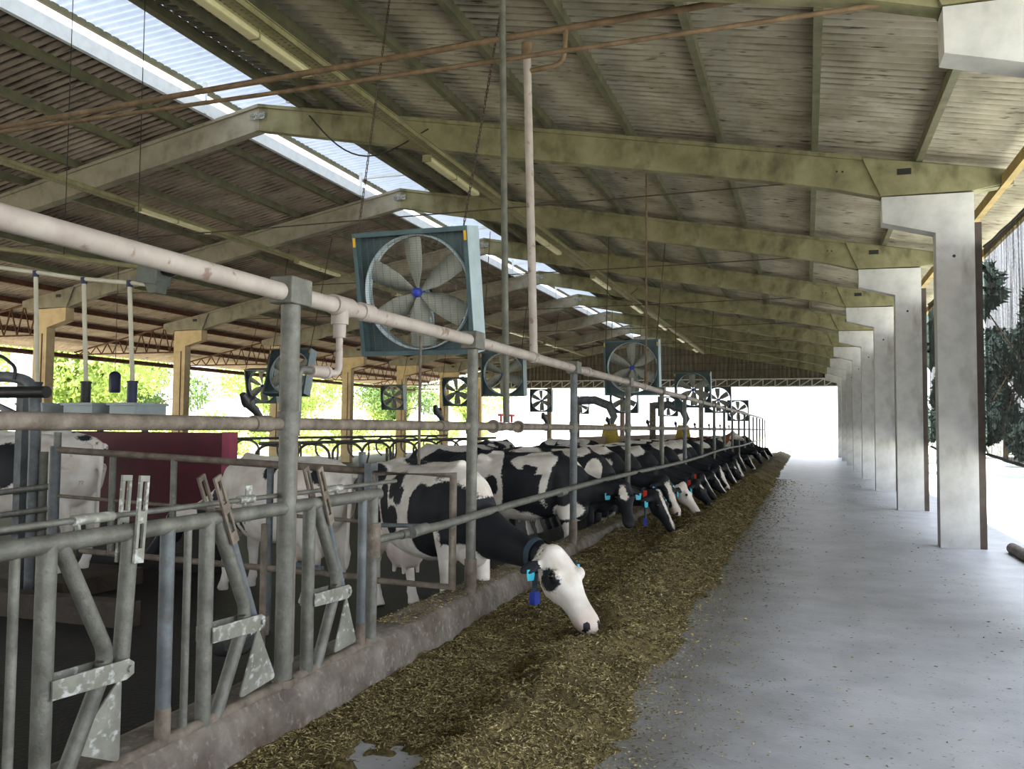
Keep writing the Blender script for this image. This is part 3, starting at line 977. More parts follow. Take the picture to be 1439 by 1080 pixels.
def ell(c, side, up, hw, hu, hd, seg=20, e=1.0):
    out = []
    for k in range(seg):
        a = 2 * PI * k / seg
        ca, sa = math.cos(a), math.sin(a)
        ca = math.copysign(abs(ca) ** e, ca)
        sa = math.copysign(abs(sa) ** e, sa)
        out.append(c + side * (hw * ca) + up * ((hu if sa > 0 else hd) * sa))
    return out


class Pose:
    def __init__(s, poll, nose, mid=None, base=(.42, 0, 1.06), legs=None, hang=0.0):
        s.poll, s.nose = Vector(poll), Vector(nose)
        s.base = Vector(base)
        s.mid = Vector(mid) if mid is not None else (s.base + s.poll) / 2 + V(.02, 0, -.17)
        s.legs = legs or {}
        s.hk = 1.0
        s.D = (s.nose - s.poll).normalized()
        h = V(s.D.x, s.D.y, 0)
        n = s.poll - s.mid
        if h.length < .25:
            h = V(n.x, n.y, 0)
        h.normalize()
        s.hs = V(-h.y, h.x, 0)                # left of the head
        s.hu = s.D.cross(s.hs)
        s.hu = -s.hu if s.hu.z < 0 and abs(s.D.z) < .9 else s.hu
        # forehead side looks forward-up
        if s.hu.dot(h + V(0, 0, .6)) < 0:
            s.hu = -s.hu
        s.L = (s.nose - s.poll).length

    def neck(s, t):
        c = s.base * (1 - t) ** 2 + s.mid * 2 * t * (1 - t) + s.poll * t * t
        d = ((s.mid - s.base) * (1 - t) + (s.poll - s.mid) * t).normalized()
        sd = V(0, 0, 1).cross(d).normalized()
        up = d.cross(sd).normalized()
        k = t
        hw = .215 * (1 - k) + .10 * k - .03 * math.sin(PI * k)
        hu = .30 * (1 - k) + .085 * k - .05 * math.sin(PI * k)
        hd = .40 * (1 - k) + .13 * k - .06 * math.sin(PI * k)
        return c, d, sd, up, hw, hu, hd

    def head(s, q):
        """q metres from the poll along the face"""
        return s.poll + s.D * (q * s.L / .6)

    def ear(s, sg):
        r = s.head(.03) + s.hs * (sg * .085 * s.hk) + s.hu * .01
        tip = r + s.hs * (sg * .19) - s.D * .01 - s.hu * .07 + V(0, 0, -.03)
        return r, tip


def cow_shape(ps, voxel):
    mb = MB()
    X, Z = V(1, 0, 0), V(0, 0, 1)
    Yv = V(0, 1, 0)
    tor = [(-1.12, 1.20, .06, .10, .10), (-1.08, 1.19, .13, .16, .22), (-1.0, 1.15, .21, .24, .36), (-.88, 1.12, .265, .30, .44), (-.72, 1.08, .305, .355, .44),
           (-.5, 1.03, .33, .385, .45), (-.25, 1.0, .365, .405, .46), (0, .99, .375, .415, .46), (.22, 1.0, .34, .42, .43), (.42, 1.03, .27, .40, .40), (.6, 1.02, .22, .33, .34),
           (.74, .97, .165, .22, .24), (.80, .95, .09, .12, .14)]
    mb.loft([ell(V(x, 0, z), Yv, Z, hw, hu, hd, 28, .86) for x, z, hw, hu, hd in tor])
    for sg in (-1, 1):      # hip bones, pin bones and thighs
        mb.sphere((-.66, sg * .24, 1.36), (.14, .08, .07))
        mb.sphere((-1.07, sg * .11, 1.28), (.08, .05, .06))
        mb.sphere((.38, sg * .20, .98), (.17, .10, .30))
    mb.sphere((.58, 0, .70), (.20, .13, .16))                    # brisket
    mb.sphere((-.58, 0, .57), (.27, .17, .19))                   # udder
    for sx, sy in ((-.66, .08), (-.66, -.08), (-.48, .08), (-.48, -.08)):
        mb.cyl((sx, sy, .45), (sx, sy, .34), .022, 8)
    # spine line
    mb.tube([(-1.02, 0, 1.36), (-.7, 0, 1.42), (-.2, 0, 1.395), (.2, 0, 1.40), (.42, 0, 1.425)], [.05, .055, .05, .055, .06], 10)
    # neck
    rings = []
    for i in range(12):
        c, d, sd, up, hw, hu, hd = ps.neck(i / 11)
        rings.append(ell(c, sd, up, hw, hu, hd, 20))
    mb.loft(rings)
    mb.sphere(ps.poll, (.11, .11, .11))
    # head
    hd_ = [(-.05, .055, .04, .06), (-.02, .09, .07, .10), (.05, .105, .075, .135), (.13, .115, .075, .165), (.20, .115, .07, .17), (.27, .095, .066, .145), (.35, .076, .058, .105),
           (.43, .070, .054, .090), (.49, .077, .054, .082), (.54, .082, .052, .073), (.575, .078, .047, .062), (.605, .064, .037, .048), (.628, .042, .024, .030), (.642, .018, .011, .014)]
    hd_ = [(q, a * ps.hk, b * ps.hk, c * ps.hk) for q, a, b, c in hd_]
    mb.loft([ell(ps.head(q), ps.hs, ps.hu, hw, hu, hd, 20, .9) for q, hw, hu, hd in hd_])
    for sg in (-1, 1):
        mb.sphere(ps.head(.185) + ps.hs * (sg * .088 * ps.hk) + ps.hu * .038 * ps.hk, (.045 * ps.hk,) * 3, 10, 6)
        r, tip = ps.ear(sg)
        d = (tip - r)
        up = ps.D.cross(d).normalized()
        wd = d.cross(up).normalized()
        th = max(voxel * .95, .014)
        mb.loft([ell(r + d * t, wd, up, w, th, th, 12) for t, w in ((0, .025), (.2, .042), (.5, .062), (.8, .05), (1.0, .018))])
    # legs
    for nm, sg in (('fr', -1), ('fl', 1)):
        o = ps.legs.get(nm, 0)
        yy = sg * .16
        mb.tube([(.42, sg * .17, .98), (.46, sg * .175, .80), (.45 + o * .4, yy, .62), (.47 + o * .7, yy, .42), (.46 + o * .9, yy, .36), (.46 + o, yy, .18), (.46 + o, yy, .12), (.49 + o, yy, .06)],
                [.15, .125, .085, .062, .055, .04, .05, .045], 14)
        mb.tube([(.485 + o, yy, .08), (.505 + o, yy, .0)], [.05, .066], 12)
    for nm, sg in (('hr', -1), ('hl', 1)):
        o = ps.legs.get(nm, 0)
        yy = sg * .17
        mb.tube([(-.80, sg * .17, 1.10), (-.74, sg * .205, .88), (-.74 + o * .3, sg * .195, .72), (-.86 + o * .6, yy, .56), (-.93 + o * .7, yy, .47), (-.90 + o * .85, yy, .38), (-.87 + o, yy, .18), (-.86 + o, yy, .12), (-.83 + o, yy, .06)],
                [.22, .20, .145, .08, .062, .052, .042, .052, .046], 14)
        mb.tube([(-.835 + o, yy, .08), (-.81 + o, yy, .0)], [.05, .066], 12)
    # tail
    mb.tube([(-1.04, 0, 1.36), (-1.13, 0, 1.32), (-1.17, .01, 1.1), (-1.16, .02, .8), (-1.15, .02, .62), (-1.15, .02, .5), (-1.15, .02, .36)], [.05, .042, .028, .022, .024, .04, .015], 10)
    me = bpy.data.meshes.new('cow')
    me.from_pydata(mb.v, [], mb.f)
    o = bpy.data.objects.new('tmp', me)
    COL.objects.link(o)
    bm = bmesh.new()
    bm.from_mesh(me)
    bmesh.ops.recalc_face_normals(bm, faces=bm.faces)
    bm.to_mesh(me)
    bm.free()
    md = o.modifiers.new('r', 'REMESH')
    md.mode = 'VOXEL'
    md.voxel_size = voxel
    md = o.modifiers.new('s', 'SMOOTH')
    md.factor = .5
    md.iterations = max(3, int(.085 / voxel))
    dg = bpy.context.evaluated_depsgraph_get()
    res = bpy.data.meshes.new_from_object(o.evaluated_get(dg))
    bpy.data.objects.remove(o)
    bpy.data.meshes.remove(me)
    res.polygons.foreach_set('use_smooth', [True] * len(res.polygons))
    return res


def wob(P, seed, amp=.06, f=4.0):
    """smooth wobble of the coordinates so that patch edges are ragged"""
    r = np.random.default_rng(seed)
    out = P.copy()
    for k in range(7):
        fr = f * 1.45 ** k
        w = r.normal(size=(3, 3)) * fr * .6
        ph = r.uniform(0, 6.28, 3)
        out += amp / 1.45 ** (k * .85) * np.sin(P @ w.T + ph)
    return out


def paint(me, ps, spec, seed, base=-1.0, head=None, wa=.05):
    """coat > 0 dark, < 0 white; spec = [(sign, centre, radii)] applied in order"""
    n = len(me.vertices)
    P = np.empty(n * 3)
    me.vertices.foreach_get('co', P)
    P = P.reshape(-1, 3)
    Q = wob(P, seed, wa)
    f = np.full(n, base * .5)
    for sgn, c, r in spec:
        d = 1 - np.sqrt((((Q - np.array(c)) / np.array(r)) ** 2).sum(1))
        d *= min(r) * 2
        f = np.maximum(f, d) if sgn > 0 else np.minimum(f, -d)
    # head coordinates
    pol, D, S, U = (np.array(v) for v in (ps.poll, ps.D, ps.hs, ps.hu))
    k = .6 / ps.L
    hq = np.stack([(P - pol) @ D * k, (P - pol) @ S / ps.hk, (P - pol) @ U / ps.hk], 1)
    hw = wob(hq, seed + 5, .016, 11)
    inh = (hq[:, 0] > -.06) & (np.abs(hq[:, 1]) < .135) & (np.abs(hq[:, 2]) < .24)
    near = np.linalg.norm(P - pol - D * .3, axis=1) < .55
    inh &= near
    pink = np.zeros(n)
    if head is not None:
        hb, hs = head
        g = np.full(n, hb * .3)
        for sgn, c, r in hs:
            d = 1 - np.sqrt((((hw - np.array(c)) / np.array(r)) ** 2).sum(1))
            d *= min(r) * 2
            g = np.maximum(g, d) if sgn > 0 else np.minimum(g, -d)
        f = np.where(inh, g, f)
        e = np.clip((hq[:, 0] - .47) / .08, 0, 1) * inh
        pink = e * (f < 0) * .45
        nos = (hq[:, 0] > .575) & (hq[:, 0] < .625) & (np.abs(np.abs(hq[:, 1]) - .045) < .018) & (hq[:, 2] > -.012) & (hq[:, 2] < .04) & inh
        f = np.where(nos, .3, f)
        pink = np.where(nos, 0, pink)
    ears = (near & (np.abs(hq[:, 1]) >= .125) & (hq[:, 0] < .16))
    if head is not None and len(head[1]) and head[1][0][0] == 9:
        pass
    f = np.where(ears, ps.__dict__.get('earcoat', .3), f)
    ud = np.linalg.norm((P - np.array([-.58, 0, .52])) / np.array([.26, .18, .2]), axis=1) < 1.02
    pink = np.where(ud, .35, pink)
    f = np.where(ud, -.2, f)
    for nm, val in (('coat', f), ('pink', pink)):
        a = me.attributes.get(nm) or me.attributes.new(nm, 'FLOAT', 'POINT')
        a.data.foreach_set('value', val.astype(np.float32))
    return me


def place_M(x, y, deg, z=-.14, s=1.0):
    return Matrix.Translation((x, y, z)) @ Matrix.Rotation(math.radians(deg), 4, 'Z') @ Matrix.Scale(s, 4)


def add_parts(c, ps, tagc=None, collar=None, trans=None, redstrap=False, eyes=True):
    """collar with transponder, ear tags and eyes in the cow's own space"""
    if eyes:
        for sg in (-1, 1):
            MB().sphere(ps.head(.185) + ps.hs * (sg * .119 * ps.hk) + ps.hu * .043 * ps.hk, (.021 * ps.hk,) * 3, 12, 8).build('eye', m_eye, c, local=True)
    if collar:
        rings = []
        for t in (.82, .845, .87):
            cc, d, sd, up, hw, hu, hd = ps.neck(t)
            rings.append(ell(cc, sd, up, hw * 1.06 + .012, hu * 1.06 + .014, hd * 1.06 + .012, 28))
        co = MB().loft(rings, caps=False).build('collar', collar, c, local=True)
        cc, d, sd, up, hw, hu, hd = ps.neck(.845)
        b = cc - up * (hd * 1.06 + .01)
        if trans:
            R = Matrix.Rotation(.3, 3, 'Z')
            st = MB().bar(b + up * .03, b + V(0, 0, -.16), .05, .012, up=d).build('strap', collar, co, local=True)
            MB().box(b + V(0, 0, -.20), (.05, .075, .10), R).build('transponder', trans, co, local=True)
        if redstrap:
            cc, d, sd, up, hw, hu, hd = ps.neck(.9)
            MB().box(cc - sd * (hw * 1.02 + .03) + up * .0, (.05, .02, .16)).build('red_strap', m_redstrap, co, local=True)
    if tagc:
        for sg in (-1, 1):
            r, tip = ps.ear(sg)
            p = r + (tip - r) * .62 + V(0, 0, -.05)
            n = V(ps.D.x, ps.D.y, 0).normalized()
            s_ = V(-n.y, n.x, 0)
            w, h = .036, .085
            poly = [(-w, 0), (w, 0), (w, -h * .55), (w * .8, -h), (-w * .8, -h), (-w, -h * .55)]
            vs = []
            for off in (-.003, .003):
                vs += [p - V(0, 0, -.02) + (-n if True else n) * (-.03 * 0 + off) + s_ * a + V(0, 0, b) + ps.hu * .03 for a, b in poly]
            k = len(poly)
            fs = [tuple(range(k)), tuple(reversed(range(k, 2 * k)))] + [(i, (i + 1) % k, (i + 1) % k + k, i + k) for i in range(k)]
            MB().add(vs, fs).build('ear_tag', tagc, c, local=True)


def cow(ps, me, M, label, m=m_cow, **kw):
    if not me.materials:
        me.materials.append(m)
    c = bpy.data.objects.new('dairy_cow', me)
    COL.objects.link(c)
    c.matrix_basis = M
    tag(c, label, 'cow', kw.pop('group', None))
    add_parts(c, ps, **kw)
    return c


B, W = 1, -1
# the cow nearest the camera, eating over the kerb
p1 = Pose((1.60, .07, .75), (2.06, .06, .29), mid=(1.02, .02, .80), base=(.40, 0, 1.02), legs={'fr': -.06, 'fl': .08, 'hr': .02, 'hl': .12})
p1.hk = 1.3
me1 = cow_shape(p1, .0125)
paint(me1, p1, [
    (B, (-.86, -.30, 1.16), (.12, .3, .16)), (B, (-.62, -.33, 1.24), (.15, .3, .11)), (B, (-.46, -.36, 1.02), (.12, .3, .22)), (B, (-.26, -.36, 1.20), (.10, .3, .15)), (B, (-.70, -.33, .90), (.11, .3, .13)),
    (B, (-.28, -.36, .84), (.13, .3, .15)), (B, (-1.02, -.16, 1.0), (.07, .2, .12)),
    (B, (-.15, -.36, 1.08), (.08, .2, .12)), (B, (-.10, .2, 1.1), (.6, .25, .4)), (B, (-.35, 0, 1.44), (.40, .16, .09)),
    (B, (.24, -.28, .84), (.20, .26, .36)), (B, (.98, 0, .80), (.56, .45, .36)), (B, (.55, -.1, 1.02), (.32, .36, .20)), (W, (.30, 0, 1.38), (.32, .6, .20)), (B, (.46, -.21, 1.27), (.10, .10, .085)),
    (W, (.62, -.03, .62), (.24, .26, .15)), (W, (.55, -.2, .3), (.5, .5, .32)), (W, (-.8, 0, .3), (.5, .6, .4))], 11,
    head=(-1, [(B, (.20, -.11, -.02), (.10, .08, .085)), (B, (-.06, -.13, 0), (.05, .05, .1))]), wa=.045)
cow(p1, me1, place_M(-3.277, 7.424, -34), 'nearest black and white cow, white face with dark eye patch, eating over the kerb', tagc=m_tagb, collar=m_collar, trans=m_blue)

# second cow, dark head with a white forehead patch turned to the camera
p2 = Pose((1.22, .02, 1.0), (1.36, -.36, .56), mid=(.92, .10, .92), base=(.40, 0, 1.06), legs={'fr': .1, 'hl': .12})
me2 = cow_shape(p2, .018)
paint(me2, p2, [(W, (-.42, -.3, 1.12), (.20, .4, .5)), (B, (-.40, -.38, 1.0), (.10, .14, .10)), (W, (-.4, -.25, .55), (.55, .4, .12)), (W, (.12, -.28, 1.28), (.26, .3, .18)), (B, (.10, -.36, 1.16), (.10, .1, .12)),
                (W, (.30, -.3, 1.05), (.06, .2, .30)), (W, (.52, -.1, .62), (.2, .3, .13)), (W, (.5, 0, .2), (.3, .5, .3)), (W, (-.85, 0, .3), (.3, .5, .5)), (W, (.62, .0, 1.36), (.14, .2, .14))], 23, base=1.0,
      head=(1, [(W, (.13, .0, .07), (.13, .055, .06))]), wa=.05)
cow(p2, me2, place_M(-3.50, 11.05, 3), 'mostly black cow with a white forehead patch facing the camera across the kerb', tagc=m_tagb)

# the white cow seen through the headlocks
p3 = Pose((1.22, .30, .72), (1.42, .52, .30), mid=(.92, .08, .80), base=(.42, 0, 1.05), legs={'hl': .1, 'fl': .06})
me3 = cow_shape(p3, .018)
p3.earcoat = -.2
paint(me3, p3, [(B, (.62, .12, 1.12), (.10, .2, .22)), (B, (-.30, .30, 1.36), (.10, .16, .12)), (B, (-.62, .28, 1.30), (.10, .12, .10)), (B, (-.95, .22, 1.30), (.09, .12, .10)), (B, (.20, .34, .80), (.055, .2, .17)), (B, (.38, .3, .80), (.05, .2, .16)), (B, (.05, .36, .82), (.035, .2, .13)),
                (B, (.86, .10, .78), (.09, .3, .16)), (B, (-.5, -.2, 1.1), (.3, .3, .3))], 31, base=-1.0, head=(1, [(W, (.26, 0, .08), (.36, .05, .07))]), wa=.035)
cow(p3, me3, place_M(-5.41, 7.88, 165), 'white cow with black spots standing behind the headlock barrier, dark head lowered', tagc=m_blue)

# the speckled cow at the left edge inside the milking box
p4 = Pose((1.35, .0, 1.3), (1.75, 0, .95), mid=(.95, 0, 1.2))
me4 = cow_shape(p4, .022)
rr = random.Random(4)
spots = [(B, (rr.uniform(-1.2, -.8), rr.uniform(-.3, .3), rr.uniform(.7, 1.45)), (rr.uniform(.02, .045),) * 3) for _ in range(60)]
paint(me4, p4, spots + [(B, (-1.02, .12, 1.42), (.1, .1, .06)), (B, (-.2, .2, 1.1), (.3, .3, .25))], 41, base=-1.0, head=(1, []), wa=.015)
cow(p4, me4, place_M(-8.45, 7.35, 182, .04, 1.04), 'white cow with small black speckles on its rump standing at the far left edge')

# generic shapes for the rest of the row and the pens
poses = [Pose((1.44, .05, .80), (1.76, .02, .34)), Pose((1.40, -.10, .83), (1.68, -.22, .37)), Pose((1.46, .12, .76), (1.82, .05, .33)), Pose((1.36, .02, .94), (1.64, -.1, .47), mid=(.95, .02, .9))]
shapes = [cow_shape(p, .025) for p in poses]
pup = Pose((1.15, .02, 1.62), (1.58, -.12, 1.38), mid=(.78, 0, 1.36))
shup = cow_shape(pup, .025)


def random_spec(seed):
    r = random.Random(seed)
    s = []
    for _ in range(r.randint(2, 4)):
        s.append((W, (r.uniform(-1, .4), r.uniform(-.2, .2), 1.38), (r.uniform(.15, .4), r.uniform(.2, .35), r.uniform(.08, .22))))
    for _ in range(r.randint(2, 4)):
        s.append((W, (r.uniform(-1, .55), r.uniform(-.35, .1), r.uniform(.85, 1.4)), (r.uniform(.12, .3), r.uniform(.2, .4), r.uniform(.12, .32))))
    for _ in range(2):
        s.append((B, (r.uniform(-1, .5), -.3, r.uniform(.9, 1.3)), (.1, .15, .1)))
    if r.random() < .15:
        s += [(W, (.5, 0, .15), (.3, .5, .28)), (W, (-.85, 0, .15), (.3, .5, .3))]
    return s


HB = {'blaze': (1, [(W, (.28, 0, .07), (.36, .034, .06))]), 'white': (-1, [(B, (.18, .1, 0), (.06, .05, .06))]), 'black': (1, [(W, (.12, 0, .07), (.05, .03, .05))]),
      'half': (1, [(W, (.34, 0, .06), (.36, .055, .08)), (W, (.58, 0, 0), (.12, .12, .1))])}
row = [  # pose, Y, heading, face, seed, label, extras
    (1, 12.35, -6, 'blaze', 1, 'black cow with a red strap and narrow white blaze eating behind the white-foreheaded cow', dict(tagc=m_tagb, collar=m_collar, trans=m_blue, redstrap=True)),
    (3, 13.7, -10, 'half', 2, 'cow with a white blaze widening over a pale muzzle just behind the red-strapped cow', dict(tagc=m_tagb)),
    (0, 14.7, -4, 'white', 3, 'white-faced cow eating beside the blazed cow with the pale muzzle', dict(tagc=m_tagb)),
    (2, 16.5, -8, 'black', 4, 'black-headed cow with a blue collar reaching far into the feed', dict(tagc=m_tagb, collar=m_collar, redstrap=True)),
    (0, 18.0, 0, 'blaze', 5, None, dict(collar=m_collar, redstrap=True)),
    (2, 19.4, -8, 'blaze', 6, None, dict()),
    (1, 21.0, -4, 'half', 7, None, dict(collar=m_collar)),
    (0, 22.7, -2, 'blaze', 8, None, dict()),
    (2, 24.5, -8, 'black', 9, None, dict(tagc=m_tagb)),
    (1, 26.6, -6, 'half', 10, None, dict()),
    (3, 29.0, -3, 'blaze', 11, None, dict()),
    (0, 31.6, -6, 'half', 12, None, dict()),
    (1, 38.0, -6, 'black', 14, None, dict()),
    (0, 42.0, -3, 'half', 15, None, dict()),
    (2, 46.5, -6, 'blaze', 16, None, dict()),
]
for k, (pi, y, deg, face, seed, lab, kw) in enumerate(row):
    me = shapes[pi].copy()
    paint(me, poses[pi], random_spec(seed * 7 + 1), seed * 13, base=1.0, head=HB[face])
    cow(poses[pi], me, place_M(-3.46 + .04 * math.sin(seed * 2.1), y, deg, s=1.0 + .02 * math.sin(seed)), lab or ('black and white cow eating at the kerb, %s in the feeding row from the camera' % ORD[k + 2]), group='cows feeding along the kerb', **kw)
# a brown and white cow looking up over the far part of the row
mb_ = shup.copy()
paint(mb_, pup, [(W, (.6, 0, 1.2), (.3, .4, .4))], 77, base=1.0, head=(-1, [(B, (.3, .1, 0), (.2, .07, .1))]))
mb_.materials.append(m_cowb)
cow(pup, mb_, place_M(-3.9, 34.9, -8, s=1.0), 'brown and white cow holding its head up over the far feeding row', m=m_cowb)
# cows standing further back in the pens
far = [(-7.4, 20.6, 82, 102, 'black cow standing lengthwise behind the second pipe post', 'half'),
       (-6.2, 14.4, 180, 103, 'dark cow standing crosswise behind the near feeding cows', 'black'),
       (-6.9, 24.6, 175, 105, 'cow in the middle of the pen seen beyond the second feeding cow', 'blaze')]
for x, y, deg, seed, lab, face in far:
    me = shapes[3].copy()
    paint(me, poses[3], random_spec(seed), seed, base=1.0, head=HB[face])
    cow(poses[3], me, place_M(x, y, deg), lab, eyes=False)
for q in shapes + [shup]:
    bpy.data.meshes.remove(q)
# ------------------------------------------------------------------ fans
def make_fan():
    t = thing('ventilation_fan', (0, 0, 0), 'x', 'fan', 'hanging barn fans')
    S, D = .67, .34
    hs = MB()
    hs.bb(-S, -S + .02, -D / 2, D / 2, -S, S).bb(-S, S, -D / 2, D / 2, -S, -S + .02).bb(-S, S, -D / 2, D / 2, S - .02, S)
    for sgn in (-1, 1):                    # front lips
        hs.bb(-S if sgn < 0 else S - .045, -S + .045 if sgn < 0 else S, -D / 2 - .006, -D / 2 + .004, -S, S)
        hs.bb(-S, S, -D / 2 - .006, -D / 2 + .004, -S if sgn < 0 else S - .05, -S + .05 if sgn < 0 else S)
    hs.build('housing', m_teal, t, local=True)
    MB().bb(S - .022, S + .002, -D / 2 + .006, D / 2, -S, S).build('side_sheet', m_teall, t, local=True)
    R = .61
    n = 64
    vs, fs = [], []
    for k in range(n):
        a = 2 * PI * k / n
        c, s_ = math.cos(a), math.sin(a)
        q = (S - .02) / max(abs(c), abs(s_))
        vs += [(R * c, 0.0, R * s_), (q * c, 0.0, q * s_), (R * c, .012, R * s_), (q * c, .012, q * s_)]
    for k in range(n):
        a, b = 4 * k, 4 * ((k + 1) % n)
        fs += [(a, a + 1, b + 1, b), (a + 2, b + 2, b + 3, a + 3), (a, b, b + 2, a + 2)]
    pl = MB().add(vs, fs).build('orifice_plate', m_teal, t, local=True)
    rg = MB()
    rings = []
    for k in range(n):
        a = 2 * PI * k / n
        rings.append([V(rr * math.cos(a), yy, rr * math.sin(a)) for rr, yy in ((R, -.075), (R + .014, -.075), (R + .014, .08), (R, .08))])
    rg.loft(rings, closed=True)
    rg.build('shroud_ring', m_teall, pl, local=True)
    # hub and six blades
    hub = MB().cyl((0, -.09, 0), (0, .05, 0), .052, 20).sphere((0, -.09, 0), (.05, .03, .05)).build('hub', m_blue, t, local=True)
    for k in range(6):
        a0 = k * PI / 3 + PI / 2 + .05
        sec = []
        for q, w, tw in ((.05, .06, .75), (.12, .13, .68), (.25, .24, .55), (.42, .27, .45), (.565, .27, .38), (.59, .23, .38)):
            c = V(math.cos(a0) * q, -.02, math.sin(a0) * q)
            tg = V(-math.sin(a0), 0, math.cos(a0))
            dr = tg * math.cos(tw) + V(0, 1, 0) * math.sin(tw)
            nn = V(math.cos(a0), 0, math.sin(a0)).cross(dr).normalized()
            sec.append([c + dr * (w / 2) + nn * .004, c + nn * (.012 + .03 * w), c - dr * (w / 2) + nn * .004, c - dr * (w / 2) - nn * .004, c + nn * (.004 + .03 * w), c + dr * (w / 2) - nn * .004])
        MB().loft(sec).build('blade', m_blade, hub, local=True)
    # motor on its bracket
    mo = MB().tube([(0, .05, -.30), (0, .20, -.30)], .07, 16).build('motor', m_motor, t, local=True)
    MB().cyl((0, .02, -.30), (0, .05, -.30), .05).bar((0, .035, -.30), (0, .035, 0), .012, .012).build('belt_pulley', m_black, mo, local=True)
    MB().bb(.06, .10, .06, .12, -S + .02, .05).bb(-.03, .10, .06, .12, -.02, .03).bb(.05, .11, .02, .1, -.34, -.28).build('motor_bracket', m_teall, t, local=True)
    # wire guard in front
    g = MB()
    for k in range(1, 16):
        x = -S + 2 * S * k / 16
        g.bar((x, -D / 2 + .008, -S + .02), (x, -D / 2 + .008, S - .02), .003, .003, up=(0, 1, 0))
    for k in range(1, 54):
        z = -S + 2 * S * k / 54
        g.bar((-S + .02, -D / 2 + .010, z), (S - .02, -D / 2 + .010, z), .0018, .0018)
    g.build('wire_guard', m_wire, t, local=True)
    for sgn in (-1, 1):
        MB().bb(sgn * (S - .022) - .014, sgn * (S - .022) + .014, -D / 2 - .009, -D / 2 - .006, S - .15, S - .05).build('yellow_sticker', m_yellow, t, local=True)
    return t


def fan_M(x, y, z, tilt, s=1.0, yaw=0):
    return Matrix.Translation((x, y, z)) @ Matrix.Rotation(math.radians(yaw), 4, 'Z') @ Matrix.Rotation(math.radians(tilt), 4, 'X') @ Matrix.Scale(s, 4)


def chains(f, M, s, near=False):
    """two chains up to the roof, in the fan's own space"""
    Mi = M.inverted()
    for sgn in (-1, 1):
        a = M @ V(sgn * .62, -.12, .67)
        b = V(a.x + (-.12 if sgn < 0 else .10), a.y + .9, zt(a.x) + .16)
        q = MB()
        if near:
            n = int((b - a).length / .05)
            for k in range(n):
                p0, p1 = a + (b - a) * (k / n), a + (b - a) * ((k + 1.25) / n)
                sd = V(1, 0, 0) if k % 2 else V(0, 1, 0)
                q.tube([p0 + sd * .010, p1 + sd * .010], .0045, 5).tube([p0 - sd * .010, p1 - sd * .010], .0045, 5)
        else:
            q.tube([a, b], .012, 6)
        q.xform(Mi).build('chain', m_rod, f, local=True)


fan0 = make_fan()
specs = [  # x, y, z, tilt, scale, yaw, label
    (-3.985, 8.46, 3.10, 12, 1.0, 0, 'large blue-grey fan with blue hub hanging nearest above the feed rail'),
    (-4.03, 20.8, 3.13, 8, 1.0, 0, 'second big fan of the row over the feed line, behind the thin hanging rod'),
    (-4.05, 32.8, 3.12, 8, 1.0, 0, 'third fan of the row over the feed line, pale blade upward'),
    (-4.3, 45.0, 3.15, 5, 1.0, 0, 'fourth fan of the row over the feed line, dark against the bright doorway'),
    (-4.0, 54.4, 2.80, 5, .95, 0, 'farthest small fan of the row over the feed line'),
    (-8.58, 24.2, 3.24, 6, 1.0, 0, 'dark fan showing under the near fan beside the vertical grey pipe'),
    (-13.96, 21.1, 3.15, -14, 1.0, 0, 'fan hanging behind the nearest pipe post, frame tilted'),
    (-20.0, 28.4, 3.17, 12, 1.0, 0, 'fan over the pen left of the nearest post, before the trees'),
    (-17.9, 35.4, 2.97, 8, .85, 0, 'small fan between two left pen columns under the near big fan'),
    (-15.6, 37.4, 3.30, 8, 1.0, 0, 'fan before a far left column, left of the second pipe post'),
    (-12.55, 41.1, 3.0, 4, .85, 0, 'small star-bladed fan right of the pinkish vertical pipe'),
    (-13.6, 53.0, 3.1, 4, .85, 0, 'tiny fan right of the third pipe post against the bright opening'),
    (-8.14, 40.0, 3.03, 4, 1.0, 0, 'fan half hidden below the second big fan'),
    (-7.5, 49.3, 2.92, 4, .85, 0, 'small fan between the second and third big fans of the feed row'),
]
for i, (x, y, z, ti, s, yw, lab) in enumerate(specs):
    M = fan_M(x, y, z, ti, s, yw)
    if i == 0:
        fan0.matrix_basis = M
        fan0['label'] = lab
        f = fan0
        chain_later = (f, M, s)
    else:
        f = dup(fan0, M, lab)
        chains(f, M, s)
chains(*chain_later, near=True)

